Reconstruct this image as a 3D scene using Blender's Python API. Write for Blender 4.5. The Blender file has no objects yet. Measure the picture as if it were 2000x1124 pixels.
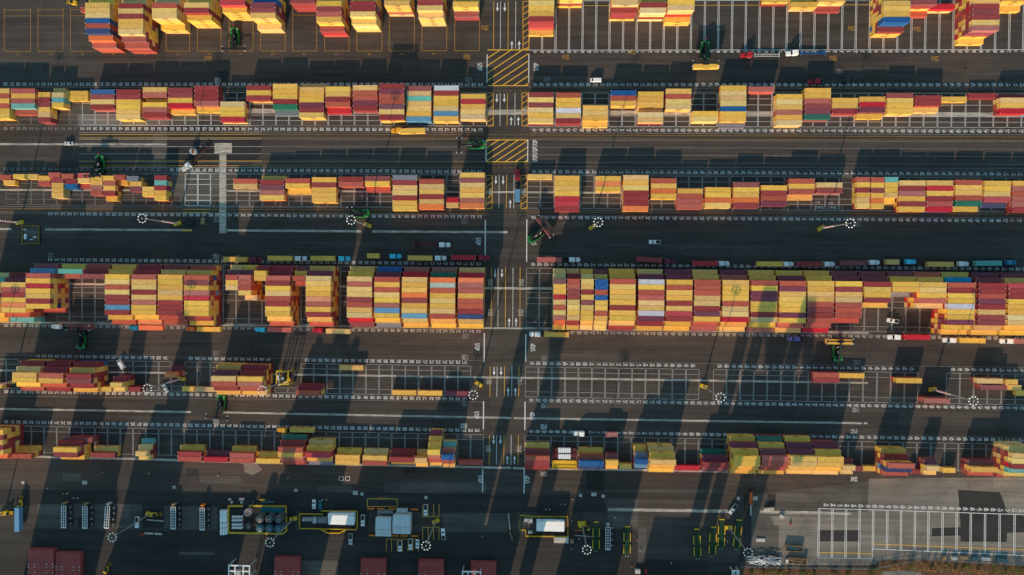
import bpy, math, random
SKY_S, SUN_S, SUN_C = 0.118, 5.0, (1.0, 0.71, 0.47)
from mathutils import Vector, Matrix
random.seed(7)
SC = bpy.context.scene
COL = SC.collection
R = math.radians

# ------------------------------------------------------------------ camera
CAM = Vector((-9.0485, 0.0, 330.178))
FOC = 1290.0                       # pixels, for a 2000 px wide picture
def _rot(r, p, y):
    return (Matrix.Rotation(r, 3, 'X') @ Matrix.Rotation(p, 3, 'Y') @ Matrix.Rotation(y, 3, 'Z'))
MC = _rot(0.0153893, -0.0330754, -0.0103422)     # world -> camera
MI = MC.transposed()
def G(px, py, z=0.0):
    """the point of the place, at height z, that the photograph shows at (px, py)"""
    d = MI @ Vector(((px - 1000.0) / FOC, (562.0 - py) / FOC, -1.0))
    t = (z - CAM.z) / d.z
    return CAM + d * t
def NX(n):                         # x of the painted bay number n
    return (n - 390) * 3.33 - (46.196 if n > 390 else 0.0)

cam_data = bpy.data.cameras.new('camera')
cam_data.sensor_width = 36.0
cam_data.lens = FOC / 2000.0 * 36.0
cam_data.clip_start = 1.0
cam_data.clip_end = 6000.0
cam = bpy.data.objects.new('camera', cam_data)
cam.matrix_world = Matrix.Translation(CAM) @ MI.to_4x4()
COL.objects.link(cam)
SC.camera = cam

# ------------------------------------------------------------------ light
SUN_E, SUN_A = 19.2, 13.5
w = bpy.data.worlds.new('World'); SC.world = w; w.use_nodes = True
nt = w.node_tree; nt.nodes.clear()
sky = nt.nodes.new('ShaderNodeTexSky'); sky.sky_type = 'NISHITA'; sky.sun_disc = False
sky.sun_elevation = R(SUN_E); sky.sun_rotation = R(180 + SUN_A)
sky.air_density = 1.0; sky.dust_density = 0.6; sky.ozone_density = 1.6
bg = nt.nodes.new('ShaderNodeBackground'); bg.inputs['Strength'].default_value = SKY_S
wo = nt.nodes.new('ShaderNodeOutputWorld')
tn = nt.nodes.new('ShaderNodeVectorMath'); tn.operation = 'MULTIPLY'; tn.inputs[1].default_value = (1.25, 1.70, 1.44)
nt.links.new(sky.outputs[0], tn.inputs[0]); nt.links.new(tn.outputs[0], bg.inputs[0]); nt.links.new(bg.outputs[0], wo.inputs[0])
sl = bpy.data.lights.new('sun', 'SUN'); sl.energy = SUN_S; sl.angle = R(0.5); sl.color = SUN_C
so = bpy.data.objects.new('sun', sl)
sd = Vector((math.sin(R(SUN_A)) * math.cos(R(SUN_E)), math.cos(R(SUN_A)) * math.cos(R(SUN_E)), -math.sin(R(SUN_E))))
so.rotation_euler = sd.to_track_quat('-Z', 'Y').to_euler(); so.location = (0, -200, 300)
COL.objects.link(so)
SC.view_settings.view_transform = 'Standard'; SC.view_settings.look = 'None'
SC.view_settings.exposure = 0; SC.view_settings.gamma = 1
SC.render.engine = 'CYCLES'
SC.render.resolution_x = 1024; SC.render.resolution_y = 575

# ------------------------------------------------------------------ materials
def _n(t, k, **kw):
    n = t.nodes.new(k)
    for a, b in kw.items(): setattr(n, a, b)
    return n
def mat(name, col, rough=0.6, metal=0.0, var=0.15, scale=0.6, src='fixed', dirt=0.0, dirtcol=(.10, .06, .04), stretch=(1, 1, 1), bump=0.0, hole=0.0, holecol=(.075, .068, .063), spec=0.35):
    m = bpy.data.materials.new(name); m.use_nodes = True
    t = m.node_tree; t.nodes.clear()
    out = _n(t, 'ShaderNodeOutputMaterial'); b = _n(t, 'ShaderNodeBsdfPrincipled')
    t.links.new(b.outputs[0], out.inputs[0])
    b.inputs['Roughness'].default_value = rough; b.inputs['Metallic'].default_value = metal
    b.inputs['Specular IOR Level'].default_value = spec
    tc = _n(t, 'ShaderNodeNewGeometry'); mp = _n(t, 'ShaderNodeMapping')
    t.links.new(tc.outputs['Position'], mp.inputs['Vector']); mp.inputs['Scale'].default_value = stretch
    no = _n(t, 'ShaderNodeTexNoise'); no.inputs['Scale'].default_value = scale; no.inputs['Detail'].default_value = 5; no.inputs['Roughness'].default_value = .62
    t.links.new(mp.outputs[0], no.inputs['Vector'])
    mr = _n(t, 'ShaderNodeMapRange'); mr.inputs['From Min'].default_value = .3; mr.inputs['From Max'].default_value = .7
    mr.inputs['To Min'].default_value = 1 - var; mr.inputs['To Max'].default_value = 1 + var
    t.links.new(no.outputs[0], mr.inputs[0])
    if src == 'object':
        c = _n(t, 'ShaderNodeObjectInfo').outputs['Color']
    elif src == 'attr':
        a = _n(t, 'ShaderNodeAttribute'); a.attribute_name = 'paint'; c = a.outputs['Color']
    else:
        rgb = _n(t, 'ShaderNodeRGB'); rgb.outputs[0].default_value = (*col, 1); c = rgb.outputs[0]
    mul = _n(t, 'ShaderNodeVectorMath', operation='MULTIPLY')
    t.links.new(c, mul.inputs[0]); t.links.new(mr.outputs[0], mul.inputs[1])
    last = mul.outputs[0]
    def overlay(last, amount, lo, hi, colr, sc, seedoff):
        n2 = _n(t, 'ShaderNodeTexNoise'); n2.inputs['Scale'].default_value = sc; n2.inputs['Detail'].default_value = 6; n2.inputs['Roughness'].default_value = .7
        ad = _n(t, 'ShaderNodeVectorMath', operation='ADD'); ad.inputs[1].default_value = (seedoff, seedoff * 2.3, 1.7)
        t.links.new(mp.outputs[0], ad.inputs[0]); t.links.new(ad.outputs[0], n2.inputs['Vector'])
        m2 = _n(t, 'ShaderNodeMapRange'); m2.inputs['From Min'].default_value = lo; m2.inputs['From Max'].default_value = hi
        m2.inputs['To Min'].default_value = 0; m2.inputs['To Max'].default_value = amount
        t.links.new(n2.outputs[0], m2.inputs[0])
        mx = _n(t, 'ShaderNodeMix', data_type='RGBA'); t.links.new(m2.outputs[0], mx.inputs['Factor'])
        t.links.new(last, mx.inputs['A']); mx.inputs['B'].default_value = (*colr, 1)
        return mx.outputs['Result']
    if dirt: last = overlay(last, dirt, .52, .72, dirtcol, .9, 31)
    if hole: last = overlay(last, hole, .42, .68, holecol, 1.3, 57)
    t.links.new(last, b.inputs['Base Color'])
    if bump:
        bp = _n(t, 'ShaderNodeBump'); bp.inputs['Strength'].default_value = bump; bp.inputs['Distance'].default_value = .1
        t.links.new(no.outputs[0], bp.inputs['Height']); t.links.new(bp.outputs[0], b.inputs['Normal'])
    return m

def ground_mat(name, base, warm, dark, seam=.35, patchy=.5, wear=.35):
    """weathered paving: broad tone patches, wheel-wear streaks along the lanes, paving seams, fine grain, oil spots"""
    m = bpy.data.materials.new(name); m.use_nodes = True
    t = m.node_tree; t.nodes.clear()
    out = _n(t, 'ShaderNodeOutputMaterial'); b = _n(t, 'ShaderNodeBsdfPrincipled'); t.links.new(b.outputs[0], out.inputs[0])
    b.inputs['Roughness'].default_value = .82; b.inputs['Specular IOR Level'].default_value = .25
    geo = _n(t, 'ShaderNodeNewGeometry')
    def noise(sc, det, st=(1, 1, 1), rough=.6, dist=0):
        mp = _n(t, 'ShaderNodeMapping'); mp.inputs['Scale'].default_value = st
        t.links.new(geo.outputs['Position'], mp.inputs[0])
        n = _n(t, 'ShaderNodeTexNoise'); n.inputs['Scale'].default_value = sc; n.inputs['Detail'].default_value = det
        n.inputs['Roughness'].default_value = rough; n.inputs['Distortion'].default_value = dist
        t.links.new(mp.outputs[0], n.inputs['Vector']); return n.outputs[0]
    def rng(v, a, b_, c, d):
        r = _n(t, 'ShaderNodeMapRange'); t.links.new(v, r.inputs[0])
        for i, x in enumerate((a, b_, c, d)): r.inputs[i + 1].default_value = x
        return r.outputs[0]
    def mix(f, A, B, bt='MIX'):
        x = _n(t, 'ShaderNodeMix', data_type='RGBA', blend_type=bt)
        if isinstance(f, float): x.inputs['Factor'].default_value = f
        else: t.links.new(f, x.inputs['Factor'])
        for k, v in (('A', A), ('B', B)):
            if isinstance(v, tuple): x.inputs[k].default_value = (*v, 1)
            else: t.links.new(v, x.inputs[k])
        return x.outputs['Result']
    def scale(c, v):
        x = _n(t, 'ShaderNodeVectorMath', operation='MULTIPLY'); t.links.new(c, x.inputs[0]); t.links.new(v, x.inputs[1]); return x.outputs[0]
    c = mix(rng(noise(.012, 4), .4, .6, 0, patchy), base, warm)
    c = mix(rng(noise(.05, 5, rough=.7), .5, .72, 0, patchy), c, dark)
    c = scale(c, rng(noise(.35, 6, (.035, 1, 1), .7), .3, .7, 1 - wear, 1 + wear))
    c = scale(c, rng(noise(2.2, 5, (.02, 1, 1), .7), .3, .7, 1 - wear * .5, 1 + wear * .5))
    c = scale(c, rng(noise(1.1, 8, rough=.75), .3, .7, .82, 1.18))
    # paving bays laid at different times
    mp2 = _n(t, 'ShaderNodeMapping'); t.links.new(geo.outputs['Position'], mp2.inputs[0]); mp2.inputs['Location'].default_value = (13, 5, 0)
    br = _n(t, 'ShaderNodeTexBrick'); t.links.new(mp2.outputs[0], br.inputs['Vector']); br.inputs['Scale'].default_value = 1.0
    br.inputs['Brick Width'].default_value = 46.0; br.inputs['Row Height'].default_value = 7.5; br.inputs['Mortar Size'].default_value = .07; br.offset = .37
    br.inputs['Color1'].default_value = (.84, .84, .85, 1); br.inputs['Color2'].default_value = (1.14, 1.13, 1.12, 1); br.inputs['Mortar'].default_value = (.62, .62, .62, 1)
    c = mix(1.0, c, br.outputs['Color'], 'MULTIPLY')
    # dark tyre-scuffed zones and chalky spills
    c = mix(rng(noise(.028, 7, (.5, 1, 1), .68, 1.2), .52, .66, 0, .55), c, tuple(x * .55 for x in base))
    c = mix(rng(noise(.045, 9, rough=.8, dist=1.5), .62, .78, 0, .6), c, tuple(min(1, x * 2.1) for x in base))
    # paving seams
    sep = _n(t, 'ShaderNodeSeparateXYZ'); t.links.new(geo.outputs['Position'], sep.inputs[0])
    def seams(sock, pitch, wd, amt):
        a = _n(t, 'ShaderNodeMath', operation='DIVIDE'); t.links.new(sock, a.inputs[0]); a.inputs[1].default_value = pitch
        f = _n(t, 'ShaderNodeMath', operation='FRACT'); t.links.new(a.outputs[0], f.inputs[0])
        l = _n(t, 'ShaderNodeMath', operation='LESS_THAN'); t.links.new(f.outputs[0], l.inputs[0]); l.inputs[1].default_value = wd
        g = _n(t, 'ShaderNodeMath', operation='MULTIPLY'); t.links.new(l.outputs[0], g.inputs[0]); g.inputs[1].default_value = amt
        return g.outputs[0]
    c = mix(seams(sep.outputs['Y'], 3.75, .05, seam), c, tuple(x * .45 for x in base))
    c = mix(seams(sep.outputs['X'], 37.0, .008, seam), c, tuple(x * .5 for x in base))
    # oil and tyre spots
    v = _n(t, 'ShaderNodeTexVoronoi'); v.inputs['Scale'].default_value = .09; t.links.new(geo.outputs['Position'], v.inputs['Vector'])
    c = mix(rng(v.outputs['Distance'], .0, .09, .75, 0), c, tuple(x * .3 for x in base))
    t.links.new(c, b.inputs['Base Color'])
    bp = _n(t, 'ShaderNodeBump'); bp.inputs['Strength'].default_value = .25; bp.inputs['Distance'].default_value = .05
    t.links.new(noise(2.5, 6), bp.inputs['Height']); t.links.new(bp.outputs[0], b.inputs['Normal'])
    return m

M = {}
M['asphalt'] = ground_mat('asphalt', (.072, .059, .053), (.088, .071, .061), (.048, .042, .040))
M['asphalt_old'] = ground_mat('old_asphalt', (.098, .089, .082), (.122, .110, .097), (.066, .062, .058), patchy=.9)
M['concrete'] = ground_mat('pale_concrete', (.20, .178, .155), (.25, .22, .19), (.13, .118, .105), patchy=.9, wear=.25)
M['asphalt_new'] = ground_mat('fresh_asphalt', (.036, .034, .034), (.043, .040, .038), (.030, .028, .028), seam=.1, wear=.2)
M['asphalt_dark'] = ground_mat('dark_yard_asphalt', (.042, .039, .038), (.050, .045, .043), (.032, .030, .030))  # dark asphalt tone that also takes in part of the yard's shade
M['strip'] = mat('concrete_strip', (.52, .47, .41), .85, var=.35, scale=1.2, stretch=(.15, 1, 1), hole=.7)
M['rail_steel'] = mat('rail_steel', (.30, .28, .26), .5, var=.3, scale=.8, stretch=(.1, 1, 1), hole=.6)
M['white_paint'] = mat('white_road_paint', (.86, .86, .86), .7, var=.12, scale=2, hole=.38)
M['faded_paint'] = mat('faded_white_road_paint', (.60, .58, .56), .75, var=.2, scale=1.5, hole=.6)
M['faint_paint'] = mat('faint_white_road_paint', (.36, .34, .33), .75, var=.2, scale=1.5, hole=.75)
M['yellow_paint'] = mat('yellow_road_paint', (.95, .52, .06), .7, var=.1, scale=2, hole=.15)
M['faded_yellow'] = mat('faded_yellow_road_paint', (.52, .28, .05), .75, var=.2, scale=1.5, hole=.7)
M['cpaint'] = mat('container_paint', (1, 1, 1), .55, src='object', var=.16, scale=.5, dirt=.24, stretch=(1, 2.5, 1), bump=.15)
M['cattr'] = mat('container_paint_mixed', (1, 1, 1), .55, src='attr', var=.16, scale=.5, dirt=.24, stretch=(1, 2.5, 1), bump=.15)
M['casting'] = mat('corner_casting', (.82, .80, .78), .6, var=.2)
M['dark'] = mat('dark_steel', (.018, .018, .02), .6)
M['letter'] = mat('dark_lettering', (.05, .035, .03), .7)
M['body'] = mat('vehicle_paint', (1, 1, 1), .28, src='object', var=.05, spec=.5)
M['glass'] = mat('dark_glass', (.012, .018, .024), .08, spec=.8, var=.05)
M['tyre'] = mat('tyre_rubber', (.016, .016, .016), .85)
M['rim'] = mat('wheel_rim', (.55, .55, .55), .35, metal=.4)
M['grey'] = mat('grey_steel', (.22, .23, .24), .55, var=.2)
M['palegrey'] = mat('pale_steel', (.42, .43, .44), .5, var=.2)
M['chrome'] = mat('bright_metal', (.7, .7, .7), .25, metal=.7)
M['green'] = mat('green_machine_paint', (.018, .24, .05), .4, var=.15)
M['darkgreen'] = mat('dark_green_steel', (.012, .11, .035), .5, var=.2)
M['yellow'] = mat('safety_yellow', (.80, .50, .03), .5, var=.15, scale=1.5)
M['orange'] = mat('orange_paint', (.72, .22, .02), .55, var=.15)
M['red'] = mat('red_paint', (.50, .03, .025), .5, var=.15)
M['white'] = mat('white_metal', (.92, .93, .94), .45, var=.06, stretch=(.2, 1, 1))
M['roofgrey'] = mat('blue_grey_metal_roof', (.60, .66, .70), .45, var=.08, stretch=(1.5, .15, 1))
M['teal'] = mat('teal_tank_paint', (.01, .13, .16), .45, var=.15)
M['tank'] = mat('dark_tank_paint', (.085, .095, .105), .5, var=.25)
M['bluetank'] = mat('blue_grey_tank_paint', (.04, .12, .16), .5, var=.25)
M['hatch'] = mat('maroon_hatch_paint', (.40, .065, .06), .6, var=.25, scale=.5, dirt=.5, dirtcol=(.25, .12, .11))
M['block'] = mat('pale_concrete_block', (.55, .52, .48), .8, var=.15)
M['wood'] = mat('timber', (.34, .22, .12), .8, var=.3, scale=2)
M['rust'] = mat('rusty_orange_steel', (.35, .09, .02), .7, var=.3)
M['leaf'] = mat('leaves', (.13, .13, .016), .6, var=.5, scale=.8)
M['drygrass'] = mat('dry_leaves', (.30, .15, .05), .7, var=.5, scale=.8)
M['soil'] = mat('bare_soil', (.14, .066, .036), .9, var=.5, scale=.25, dirt=.8, dirtcol=(.06, .055, .02), hole=.5, holecol=(.20, .11, .07))
M['hull'] = mat('ship_hull_paint', (.05, .06, .09), .5)
M['water'] = mat('harbour_water', (.01, .03, .035), .12, var=.2, bump=.6, scale=.3, spec=.6)

# ------------------------------------------------------------------ mesh building
class MB:
    def __init__(s): s.v = []; s.f = []; s.m = []; s.c = []
    def add(s, vs, fs, mi=0, c=None):
        o = len(s.v); s.v += [tuple(x) for x in vs]
        for f in fs: s.f.append(tuple(o + i for i in f)); s.m.append(mi); s.c.append(c)
    def box(s, x0, x1, y0, y1, z0, z1, mi=0, tx=0, ty=0, c=None, bottom=True, xf=None):
        """box whose top is drawn in by tx, ty"""
        vs = [(x0, y0, z0), (x1, y0, z0), (x1, y1, z0), (x0, y1, z0),
              (x0 + tx, y0 + ty, z1), (x1 - tx, y0 + ty, z1), (x1 - tx, y1 - ty, z1), (x0 + tx, y1 - ty, z1)]
        if xf: vs = [xf @ Vector(v) for v in vs]
        fs = [(4, 5, 6, 7), (0, 1, 5, 4), (1, 2, 6, 5), (2, 3, 7, 6), (3, 0, 4, 7)]
        if bottom: fs.append((3, 2, 1, 0))
        s.add(vs, fs, mi, c)
    def hexa(s, vs, mi=0):
        s.add(vs, [(4, 5, 6, 7), (0, 1, 5, 4), (1, 2, 6, 5), (2, 3, 7, 6), (3, 0, 4, 7), (3, 2, 1, 0)], mi)
    def bar(s, a, b, w, mi=0, h=None, n=4):
        a = Vector(a); b = Vector(b); d = (b - a)
        if d.length < 1e-6: return
        d.normalize(); up = Vector((0, 0, 1)) if abs(d.z) < .95 else Vector((1, 0, 0))
        s_ = d.cross(up).normalized(); u = s_.cross(d); h = h or w
        vs = []
        for p in (a, b):
            for k in range(n):
                an = 2 * math.pi * (k + .5) / n; q = 1 / math.cos(math.pi / n) if n == 4 else 1
                vs.append(p + s_ * math.cos(an) * w / 2 * q + u * math.sin(an) * h / 2 * q)
        fs = [tuple(range(n))[::-1], tuple(range(n, 2 * n))] + [(k, (k + 1) % n, n + (k + 1) % n, n + k) for k in range(n)]
        s.add(vs, fs, mi)
    def lathe(s, cx, cy, prof, n=20, mi=0, cap=True, axis='z', cz=0):
        vs = []
        for r, z in prof:
            for k in range(n):
                an = 2 * math.pi * k / n
                if axis == 'z': vs.append((cx + r * math.cos(an), cy + r * math.sin(an), cz + z))
                elif axis == 'y': vs.append((cx + r * math.cos(an), cy + z, cz + r * math.sin(an)))
                else: vs.append((cx + z, cy + r * math.cos(an), cz + r * math.sin(an)))
        L = len(prof); fs = []
        for j in range(L - 1):
            for k in range(n):
                a, b = j * n + k, j * n + (k + 1) % n
                fs.append((a, b, b + n, a + n))
        if cap: fs.append(tuple(range(n))[::-1]); fs.append(tuple((L - 1) * n + k for k in range(n)))
        s.add(vs, fs, mi)
    def prism(s, pts, z0, z1, mi=0, inset=0):
        n = len(pts); cx = sum(p[0] for p in pts) / n; cy = sum(p[1] for p in pts) / n
        top = [(p[0] + (cx - p[0]) * inset, p[1] + (cy - p[1]) * inset, z1) for p in pts]
        s.add([(p[0], p[1], z0) for p in pts] + top,
              [tuple(range(n, 2 * n)), tuple(range(n))[::-1]] + [(k, (k + 1) % n, n + (k + 1) % n, n + k) for k in range(n)], mi)
    def mesh(s, name, mats):
        me = bpy.data.meshes.new(name); me.from_pydata(s.v, [], s.f)
        for m_ in mats: me.materials.append(m_)
        me.polygons.foreach_set('material_index', s.m)
        if any(c is not None for c in s.c):
            at = me.color_attributes.new('paint', 'FLOAT_COLOR', 'CORNER')
            buf = []
            for f, c in zip(s.f, s.c):
                c = c or (1, 1, 1)
                buf += [c[0], c[1], c[2], 1.0] * len(f)
            at.data.foreach_set('color', buf)
        me.update(); return me
    def build(s, name, mats, parent=None, loc=None):
        if not isinstance(mats, (list, tuple)): mats = [mats]
        o = bpy.data.objects.new(name, s.mesh(name, mats)); COL.objects.link(o)
        if parent: o.parent = parent
        if loc is not None: o.location = loc
        return o
def tag(o, label=None, cat=None, group=None, kind=None):
    if label: o['label'] = label
    if cat: o['category'] = cat
    if group: o['group'] = group
    if kind: o['kind'] = kind
    return o
def empty(name, loc=(0, 0, 0), rz=0.0):
    o = bpy.data.objects.new(name, None); o.location = loc; o.rotation_euler = (0, 0, rz); COL.objects.link(o)
    o.empty_display_size = .5
    return o
KIDS = {}
def kid(p, c):
    KIDS.setdefault(p.name, []).append(c); c.parent = p; return c
def part(mb, name, mats, parent):
    o = mb.build(name, mats); return kid(parent, o)
def copy_tree(o, color=None, parent=None):
    c = o.copy(); COL.objects.link(c)
    if color is not None: c.color = (*color, 1)
    if parent: c.parent = parent
    for k in KIDS.get(o.name, []):
        kk = copy_tree(k, color, c); KIDS.setdefault(c.name, []).append(kk)
    return c
def recolor(o, color):
    o.color = (*color, 1)
    for k in KIDS.get(o.name, []): recolor(k, color)
def place(o, loc, rz): o.location = loc; o.rotation_euler = (0, 0, rz)

# ------------------------------------------------------------------ flat sheets and painted marks
class Flat:
    def __init__(s): s.v = []; s.f = []
    def poly(s, pts, z):
        o = len(s.v); s.v += [(p[0], p[1], z) for p in pts]; s.f.append(tuple(range(o, o + len(pts))))
    def line(s, a, b, wd, z):
        a = Vector((a[0], a[1])); b = Vector((b[0], b[1])); d = b - a
        if d.length < 1e-6: return
        n = Vector((-d.y, d.x)).normalized() * wd / 2
        s.poly([a - n, b - n, b + n, a + n], z)
    def pl(s, x0, y0, x1, y1, wd, z): s.line(G(x0, y0), G(x1, y1), wd, z)
    def build(s, name, m):
        me = bpy.data.meshes.new(name); me.from_pydata(s.v, [], s.f); me.materials.append(m); me.update()
        o = bpy.data.objects.new(name, me); COL.objects.link(o); o['kind'] = 'structure'; return o
SEG = {'a': (0, 4, 2, 4), 'b': (2, 4, 2, 2), 'c': (2, 2, 2, 0), 'd': (0, 0, 2, 0), 'e': (0, 0, 0, 2), 'f': (0, 2, 0, 4), 'g': (0, 2, 2, 2),
       't': (1, 4, 1, 0), 'm': (0, 4, 1, 2), 'n': (1, 2, 2, 4), 'x': (0, 4, 2, 0), 'k': (1, 2, 2, 0), 'q': (0, 2, 2, 4), 'j': (0, 2, 2, 0)}
GL = {'0': 'abcdef', '1': 't', '2': 'abged', '3': 'abgcd', '4': 'fgbc', '5': 'afgcd', '6': 'afgcde', '7': 'abc', '8': 'abcdefg', '9': 'abcfgd',
      'S': 'afgcd', 'T': 'at', 'O': 'abcdef', 'P': 'abefg', 'B': 'abcdefg', 'C': 'adef', 'D': 'abcdef', 'E': 'adefg', 'F': 'aefg', 'A': 'abcefg',
      'N': 'efbcx', 'R': 'abefgk', 'M': 'efbcmn', 'U': 'bcdef', 'J': 'bcde', ' ': ''}
def text(fl, s, c, cw, ch, gap, st, ang, z):
    """stencil text centred on c; cw, ch glyph size, st stroke, ang reading direction"""
    n = len(s); W = n * cw + (n - 1) * gap
    ca, sa = math.cos(ang), math.sin(ang); sx, sy = (cw - st) / 2, (ch - st) / 4; zz = z
    for i, ch_ in enumerate(s):
        x0 = -W / 2 + i * (cw + gap) + st / 2; y0 = -ch / 2 + st / 2
        for sg in GL[ch_]:
            a = SEG[sg]; p = (x0 + a[0] * sx, y0 + a[1] * sy); q = (x0 + a[2] * sx, y0 + a[3] * sy)
            # stroke ends stop short of the corner, like a stencil
            dx, dy = q[0] - p[0], q[1] - p[1]; L = math.hypot(dx, dy); e = st * (.5 if abs(dy) < 1e-6 else -.5) / L
            p = (p[0] - dx * e, p[1] - dy * e); q = (q[0] + dx * e, q[1] + dy * e)
            P = (c[0] + p[0] * ca - p[1] * sa, c[1] + p[0] * sa + p[1] * ca); Q = (c[0] + q[0] * ca - q[1] * sa, c[1] + q[0] * sa + q[1] * ca)
            fl.line(P, Q, st, zz)
# ------------------------------------------------------------------ ground
def sheet(name, m, z, pts=None, world=None):
    fl = Flat(); fl.poly([G(*p) for p in pts] if pts else world, z); return fl.build(name, m)
sheet('ground', M['asphalt'], 0.0, world=[(-2600, -168), (2600, -168), (2600, 2600), (-2600, 2600)])
q = MB(); q.box(-2600, 2600, -170.5, -168, -6, .0, 0); o = q.build('quay_edge', M['block']); o['kind'] = 'structure'
sheet('water', M['water'], -2.5, world=[(-2600, -2600), (2600, -2600), (2600, -170.5), (-2600, -170.5)])
Z1, Z2, Z3, Z4 = .02, .045, .07, .095
def P4(x0, y0, x1, y1): return [(x0, y0), (x1, y0), (x1, y1), (x0, y1)]
fl = Flat()
for p in [P4(74, 985, 278, 1031), P4(320, 988, 345, 1031), P4(355, 990, 430, 1033), P4(865, 1003, 992, 1040), P4(1186, 975, 1247, 1030),
          P4(122, 925, 158, 940), P4(750, 943, 950, 962), P4(390, 930, 470, 944), P4(1180, 955, 1420, 962), P4(1246, 1032, 1262, 1100),
          P4(586, 1095, 660, 1124), P4(330, 1078, 420, 1084), P4(620, 950, 690, 962)]:
    fl.poly([G(a, b) for a, b in p], Z1)
for p in [P4(137, 206, 384, 246), P4(298, 258, 326, 338), P4(336, 338, 441, 384), P4(385, 247, 420, 262), P4(512, 212, 950, 226), P4(352, 384, 412, 402), P4(1770, 930, 1800, 934)]: fl.poly([G(a, b) for a, b in p], Z1 + .002)
fl.build('pale_paving_patch', M['asphalt_old'])
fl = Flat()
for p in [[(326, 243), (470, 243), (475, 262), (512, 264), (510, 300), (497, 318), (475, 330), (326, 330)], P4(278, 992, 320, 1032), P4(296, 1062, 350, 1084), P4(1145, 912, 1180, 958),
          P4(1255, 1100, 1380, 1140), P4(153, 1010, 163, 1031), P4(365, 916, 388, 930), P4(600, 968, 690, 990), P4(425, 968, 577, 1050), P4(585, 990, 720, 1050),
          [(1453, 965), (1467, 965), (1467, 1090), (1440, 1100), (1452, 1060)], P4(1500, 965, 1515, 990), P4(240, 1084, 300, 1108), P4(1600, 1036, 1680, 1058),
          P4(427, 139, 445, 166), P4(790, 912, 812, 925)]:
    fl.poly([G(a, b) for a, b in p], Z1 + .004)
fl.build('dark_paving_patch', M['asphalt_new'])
sheet('dark_shaded_yard', M['asphalt_dark'], Z1 - .014, pts=[(-60, 1033), (1000, 1041), (1120, 1035), (1245, 1035), (1262, 1092), (1445, 1100), (1445, 1180), (-60, 1180)])  # dark asphalt, with the yard's partial shade painted into its colour
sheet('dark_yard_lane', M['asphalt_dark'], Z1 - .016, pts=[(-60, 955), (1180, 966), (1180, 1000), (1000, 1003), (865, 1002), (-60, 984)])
sheet('pale_bay_floor', M['concrete'], Z1 + .006, pts=[(152, 224), (328, 225), (331, 246.5), (152, 246)])
sheet('pale_wash_stain', M['concrete'], Z1 + .006, pts=[(475, 905), (500, 903), (512, 918), (494, 928), (478, 922)])
sheet('pale_apron', M['concrete'], Z1 - .006, pts=[(1522, 1004), (1695, 1000), (1697, 935), (2300, 930), (2300, 1104), (1520, 1104)])
sheet('worn_apron', M['asphalt_old'], Z1 - .010, pts=[(1468, 968), (1700, 940), (1700, 1104), (1468, 1104)])
sheet('pale_stain', M['concrete'], Z1 + .008, pts=[(1505, 1008), (1560, 1003), (1575, 1020), (1540, 1030), (1512, 1026)])
sheet('pale_yard_patch', M['concrete'], Z1 - .002, pts=[(350, 345), (385, 330), (412, 350), (408, 400), (352, 400)])
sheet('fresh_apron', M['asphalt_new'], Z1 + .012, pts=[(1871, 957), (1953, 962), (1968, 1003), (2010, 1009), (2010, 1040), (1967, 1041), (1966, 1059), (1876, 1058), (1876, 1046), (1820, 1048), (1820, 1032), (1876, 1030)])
fl = Flat()
for p, q_ in (((419, 280), (453, 300)), ((428.5, 302), (442, 456))):
    fl.poly([G(p[0], p[1]), G(q_[0], p[1]), G(q_[0], q_[1]), G(p[0], q_[1])], Z2 + .02)
fl.build('concrete_beam_cover', M['strip'])
fl = Flat()
def band(pts, w_, z=Z2):
    for a, b in zip(pts, pts[1:]): fl.pl(a[0], a[1], b[0], b[1], w_, z)
band([(0, 282), (326, 282.5)], 1.0)
band([(385, 217), (950, 218.5)], 2.4); band([(951, 219.5), (1031, 220)], 2.5); band([(1031.5, 220), (2010, 225)], 2.2)
band([(0, 371.5), (340, 372.5)], .9); band([(442, 373.5), (948, 375.5)], .9); band([(949, 375.5), (1640, 380)], 1.0)
band([(135, 555), (205, 555.8)], 1.1); band([(435, 558), (700, 560)], 1.1); band([(948, 563.3), (1079, 564)], 1.2)
band([(-5, 629.5), (500, 636)], .9); band([(500.3, 636), (1000, 641.5)], .9, Z2 + .004); band([(1000.3, 641.5), (1500, 648.3)], .9); band([(1500.3, 648.3), (1697, 650.5)], .9, Z2 + .004)
band([(0, 447.5), (23, 448)], 1.1); band([(88, 448.5), (375, 450)], 1.1); band([(443, 450.3), (705, 452.3)], 1.1); band([(727, 452.5), (991, 454)], 1.1)
band([(0, 724), (30, 724.3)], .9); band([(208, 727), (366, 729.5)], .9); band([(534, 731.5), (542, 731.6)], .9); band([(575, 732), (998, 738)], .95); band([(998.3, 738), (1695, 748.5)], .95)
band([(0, 799), (373, 805.2)], 1.0); band([(435, 806), (998, 816.8)], 1.0); band([(1003, 817), (1683, 827)], 1.0); band([(1687, 827), (1694, 827.2)], 1.0)
band([(62, 892.5), (270, 897), (500, 904), (998, 914.3)], 1.1); band([(1002, 914.4), (1422, 921.5)], 1.1)
band([(1187, 995.5), (1421, 999)], 1.5); band([(1484, 1000), (1662, 1003.5)], 1.5)
fl.build('concrete_strip', M['strip'])

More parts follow.
